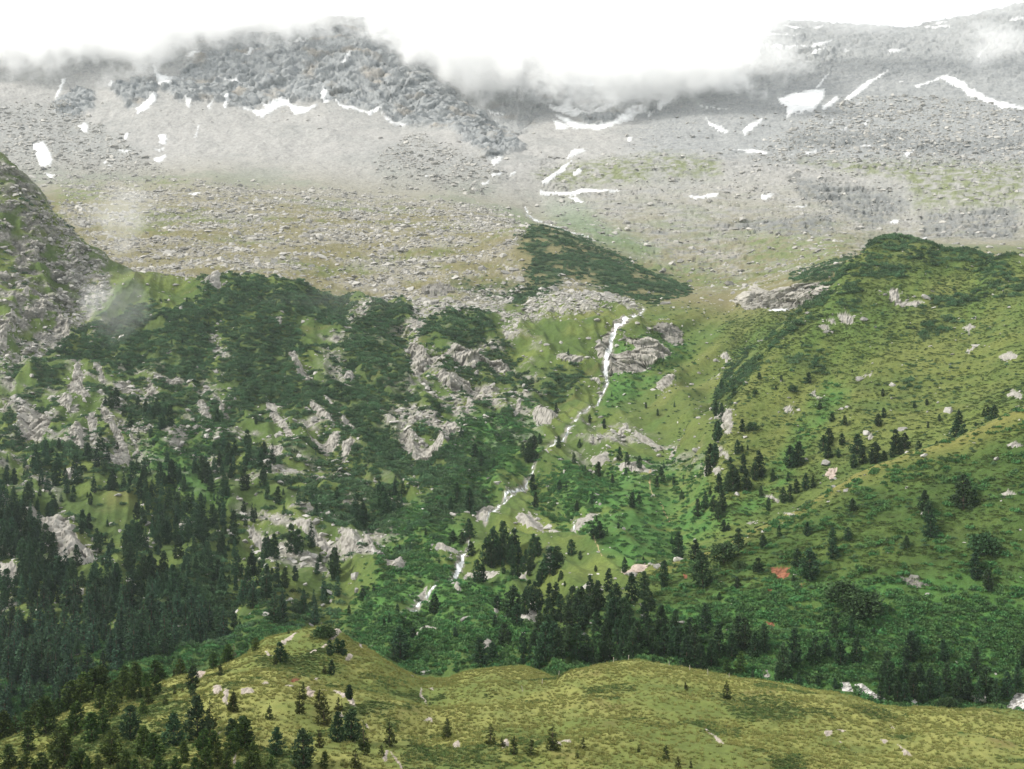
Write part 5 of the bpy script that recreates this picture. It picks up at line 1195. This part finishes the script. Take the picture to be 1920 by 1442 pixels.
grow(BM, "540,465,575 570,510,550 325,650,840 290,770,850 425,650,720 490,635,675 125,430,500 180,415,460 880,470,540 965,415,600 1020,520,640 890,580,650 795,710,870 935,630,760 960,660,760 1040,740,850 860,730,840", 'stone', 4.8, 'V')
grow(BM, "820,150,300 865,90,270 925,60,240 980,100,230 950,190,300 900,200,300 840,210,290 1000,190,300 1040,220,300 1100,130,260 1120,150,260 1070,235,330 790,270,400 820,300,400 930,270,350 980,290,370 1010,300,370 1060,290,370 880,150,280 960,140,260 1020,250,340 850,170,320 915,130,280 965,200,320", 'stone', 4.8, 'G')
grow(BM, "1215,200,350 1250,195,320 1310,160,250 1155,290,400 1130,350,420 1230,310,360 1350,230,280 1435,80,160 1468,60,155 1275,330,380 1255,370,395 1290,390,420 1445,300,335 720,50,160 630,110,180 675,120,190 735,170,250", 'stone', 4.8, 'V')
grow(BM, "1605,255,340 1690,250,290 1810,275,420 1885,115,260 1060,390,520 1090,400,560 1040,440,580 1120,440,560 1190,400,540 1225,400,520 1240,465,620 1300,425,620 1160,490,640 1200,540,680 1340,440,620 1360,520,680 1380,420,560 1430,360,520 1460,430,600 1480,390,560 1510,320,450 1550,440,600 1580,400,560 1650,350,520 1700,340,500 1740,450,560 1560,490,690 1600,490,680 1640,520,680 1700,500,640 1790,530,700 1870,560,720 1670,620,780 1720,600,760 1810,640,820 1860,650,830 1900,640,830 1590,670,820 1640,650,820 1390,710,870 1420,730,870 1340,640,830 1300,660,820 1250,680,850 1230,690,880 1190,620,780 1160,640,880 1110,670,780 1090,680,780 1130,760,890 1040,740,860 1080,820,880 1200,830,900:sunny 1270,800,890 1330,780,870 1470,730,860 1510,710,830 1550,780,860 1140,560,700 1280,560,720 1410,480,640 1520,560,720 1450,560,720 1610,580,730 1750,650,800 1560,600,760 1480,640,780",
     'stone', 4.8, 'W')
grow(BR, "35,600,770 120,525,690 20,700,900 100,740,900 200,630,830 270,680,830 310,590,770 350,600,780 400,680,830 460,640,800 250,830,930:sunny 320,790,920:sunny 560,740,950 620,665,880 740,700,860 810,705,830 885,725,870 975,710,860 845,585,700 940,595,720 965,530,620 1145,790,980 1270,680,850 1255,830,980 1330,850,970 1465,720,850 1640,765,930 1905,760,880 1700,880,1060 1600,900,1060 1390,880,1050 1350,970,1080 1200,950,1070 1440,930,1060 1530,960,1080 1760,940,1080 1820,900,1050 1240,960,1080 1110,960,1060 850,930,1000 600,870,960 530,860,950 760,920,985 1560,880,1050 1480,860,1000 1660,940,1080 1300,900,1050 1880,860,1000 390,890,950 60,640,840 160,720,880 1160,880,1030 650,900,980 1460,1050,1110:bush 1530,1060,1110:bush 1490,1040,1105:bush", 'stone', 4.8, 'N')
grow(BR, "310,95,210 115,235,425 70,160,280 450,135,205 540,75,140 700,60,140 840,90,190 845,165,270 920,90,165 1255,145,215 1390,10,150 1375,-60,60 710,210,385 640,215,320 420,260,350 305,365,430 1680,130,250:bush 1720,150,240:bush 1640,230,380 1715,320,440 225,45,110 255,65,110 615,365,400 200,455,500 1030,460,600:bush 890,395,520:bush 990,500,600:bush 230,180,290:bush 320,280,330:bush", 'stone', 4.8, 'S')
grow(MR, "1575,1240,1430 1360,1320,1442 955,1370,1442 1640,1310,1400", 'stone', 4.8, 'S')
grow(MR, "1120,755,800 1375,810,845 1305,830,865 835,890,940 910,900,955 1100,890,960 1130,860,920 1550,870,950 1530,930,1050 1580,950,1040 1690,870,915 1720,850,920 1750,840,920 1445,895,935 1380,940,975 1650,935,960 1740,985,1060:bush 1430,1045,1090 1325,1040,1110 820,970,1060 790,1010,1100 890,1005,1070 815,1060,1140 875,1090,1140 975,1010,1120 1010,1090,1180 1080,1050,1170 1060,1100,1170 960,1120,1200 1130,1100,1170 1200,980,1090 1250,1000,1090 1180,1070,1140 1220,1060,1130 600,1075,1200 650,1045,1180 625,1100,1190 425,660,700 555,675,710 520,735,760 705,660,720 950,640,660 330,920,990 390,940,990:bush 620,740,780:bush 405,760,785:bush", 'stone', 6.7, 'R')
grow(MR, "425,1100,1250 400,1170,1270 340,1120,1230 355,1200,1330 330,1070,1110 505,1200,1270 585,1220,1270 280,1180,1330 250,1220,1330 200,1230,1340 220,1320,1442 130,1330,1430 170,1350,1442 440,1300,1360 480,1365,1440 560,1300,1390 600,1290,1390 690,1230,1320 730,1240,1310 190,830,910 215,830,910 170,930,1040 205,950,1050 150,1060,1200 180,1060,1190 145,1150,1240 250,700,760 270,740,800 365,1070,1100 305,1040,1120 270,1130,1200 300,1200,1310 90,1370,1470 200,1390,1490 640,1260,1340", 'stone', 6.3, 'L')
grow(MM, "1015,1055,1130 1060,1030,1170 1080,1015,1160 1115,1000,1060 1225,1020,1090 1340,1040,1090 1310,1110,1170 775,1100,1190 740,1060,1150 1485,920,975 1395,890,940 1205,830,890 1265,530,565 1560,1080,1160 1605,1110,1180 1675,1130,1200 1440,1160,1250 1520,1230,1290 1625,1335,1420 1670,1330,1400 1795,1190,1280 1770,1240,1310 1230,1260,1330 1075,1230,1330 1095,1330,1420 860,1140,1200 485,1165,1210 665,970,1030 660,1280,1400 720,1310,1442 630,1360,1442 1720,825,860 1775,860,900 1045,1060,1170 1415,1330,1400 1330,1380,1442", 'stone', 5.0, 'M')
grow(BL, "845,600,725:dry", 'dry', 4.8, 'D')
# woods on the left: tall narrow spruces and pines, thickest low down
sp = []
dens = np.clip(WOOD_L * (.12 + sstep(-.25, .25, n_big + .5 * n_mid)) * sstep(5.0, 5.6, tt) * (1 - .7 * sstep(7.2, 8.2, tt)) * (1 - np.clip(ROCKY, 0, 1) * .4) * (1 - .8 * DARKSCRUB), 0, 2)
extra = np.maximum(field(["0,960 110,960 150,1120 0,1200","0,1130 300,1120 420,1200 300,1300 0,1400"], 14), 0.27 * field(["240,910 430,890 440,1100 240,1180","640,930 760,930 750,1010 640,1010","200,790 300,770 330,850 240,860"], 14))
dens = dens * .32 + extra * 1.0 * (tt > 4.9) * (tt < 10) * (1 - np.clip(PID, 0, 1))
p, i_, j_ = pick(dens, 1250)
keep = []
for k in range(len(p)):
    if all((p[k,0]-p[q,0])**2 + (p[k,1]-p[q,1])**2 > 9 for q in keep): keep.append(k)
keep = keep[:820]
keep.sort(key=lambda k: p[k, 1])
hs = RNG.uniform(7, 15, len(p)) * np.where(RNG.uniform(size=len(p)) < .25, .6, 1)
for k in keep[:250]:
    TREES.append(['spruce', i_[k], j_[k], hs[k], PXF[i_[k], j_[k]], PYF[i_[k], j_[k]], 'P'])
STAND = {
 'A': ("sunlit stone pine in the thick stand at the lower left", "stone pines in the lower left stand"),
 'K': ("dark conifer on the near knoll and its rocky slope", "conifers on the near knoll"),
 'F': ("small lone pine in the grass of the near hill", "small pines on the near grassy hill"),
 'V': ("dark pine standing in the green valley scrub by the lower stream", "pines in the valley by the lower stream"),
 'G': ("narrow dark pine in the tight group beside the lower waterfall", "pines in the tight group by the lower waterfall"),
 'W': ("dark stone pine in the central wood round the leaning boulder", "stone pines of the central wood"),
 'N': ("dark pine in the loose row just behind the near crest", "pines in the row behind the near crest"),
 'S': ("dark tree or shrub alone on the green face of the nearer shoulder", "trees on the nearer shoulder"),
 'R': ("small dark pine on the upper meadow of the green ridge", "pines on the green ridge meadow"),
 'L': ("dark pine in the file of trees at the foot of the ridge", "pines in the file below the ridge"),
 'M': ("small dark pine on the middle slope near the stream", "pines on the middle slope"),
 'D': ("grey dead tree standing in the dark scrub on the left slope", None),
 'P': ("tall narrow spruce in the dark woods of the left slope", "spruces of the left woods"),
}
SAID = relate([(t_[4], t_[5], WHAT[t_[0]]) for t_ in TREES], MARKS, 150)
order = range(len(TREES))
for k in order:
    kd, i, j, hgt, px, py, key = TREES[k]
    lab, grp = STAND[key]
    if grp and k in SAID: lab = SAID[k]
    wide = {'spruce': RNG.uniform(1.1, 1.45), 'bush': 1.3, 'sunny': RNG.uniform(1.25, 1.65), 'stone': RNG.uniform(1.1, 1.45)}.get(kd, RNG.uniform(.9, 1.15))
    if kd == 'young' and '.' : wide *= 1.1
    if key in 'GLMWN': wide *= .78
    plant(kd, (X[i, j], Y[i, j], Z[i, j] - .1), hgt * 1.05, lab, grp, wide, key)
# the rest of the left woods and thin saplings, too many to tell apart
rest = keep[250:]
far_c = []
for k_ in ('spruce', 'stone'):
    for cr, tk in KIND[k_][:4]:
        far_c.append(cr)
far_src = [m_.copy() for m_ in far_c]
P = [p[k] for k in rest]; S_ = [hs[k] for k in rest]
q, a1, a2 = pick(np.clip(.05 * right * w_mid * (1 - GOLD) + .10 * SLOPE_L + .25 * LUSH * (tt < 9) + .25 * WOOD_L, 0, 1) * (tt > 4.9) * (tt < 9.2), 260)
P = np.array(list(P) + list(q)); S_ = np.array(list(S_) + list(RNG.uniform(1.5, 5.5, len(q))))
scatter('distant_forest', far_src, None, P, S_, RNG.uniform(0, 6.28, len(P)))

# ------------------------------------------------------------------ fence posts along the near crest
post_me = None
bm = bmesh.new()
bmesh.ops.create_cone(bm, cap_ends=True, segments=7, radius1=.07, radius2=.055, depth=1.4)
bmesh.ops.translate(bm, verts=bm.verts, vec=(0, 0, .55))
for v_ in bm.verts:
    if v_.co.z > 1.1: v_.co.x += .03; v_.co.z += .08 * v_.co.y / .055
post_me = bpy.data.meshes.new('fence_post'); bm.to_mesh(post_me); bm.free()
post_me.materials.append(stone_mat('weathered_wood', (.40, .36, .30), .2))
POSTS = [(979,1296,"leaning pale fence post in the dip of the near hill"),(1016,1284,"straight pale fence post in the saddle of the near hill"),(1048,1268,"fence post at the notch between the two grassy humps"),(1178,1238,"fence post on top of the grassy hump"),(1150,1243,"fence post just left of the hump top"),(1253,1249,"fence post on the right slope of the grassy hump"),(1292,1257,"second fence post down the right slope of the hump"),(1327,1265,"fence post beside the dip in the near crest"),(1367,1272,"last fence post along the near crest, below the dark pines")]
for px, py, lab in POSTS:
    i, j = at(px, py + 1, .8); i = min(i, int(np.searchsorted(TT, 3.0)))
    o = bpy.data.objects.new('fence_post', post_me); C.objects.link(o)
    o.location = (X[i, j], Y[i, j], Z[i, j]); o.rotation_euler = (RNG.normal(0, .06), RNG.normal(0, .12), RNG.uniform(0, 6)); o['label'] = lab; o['category'] = 'fence post'; o['group'] = 'fence posts along the near crest'
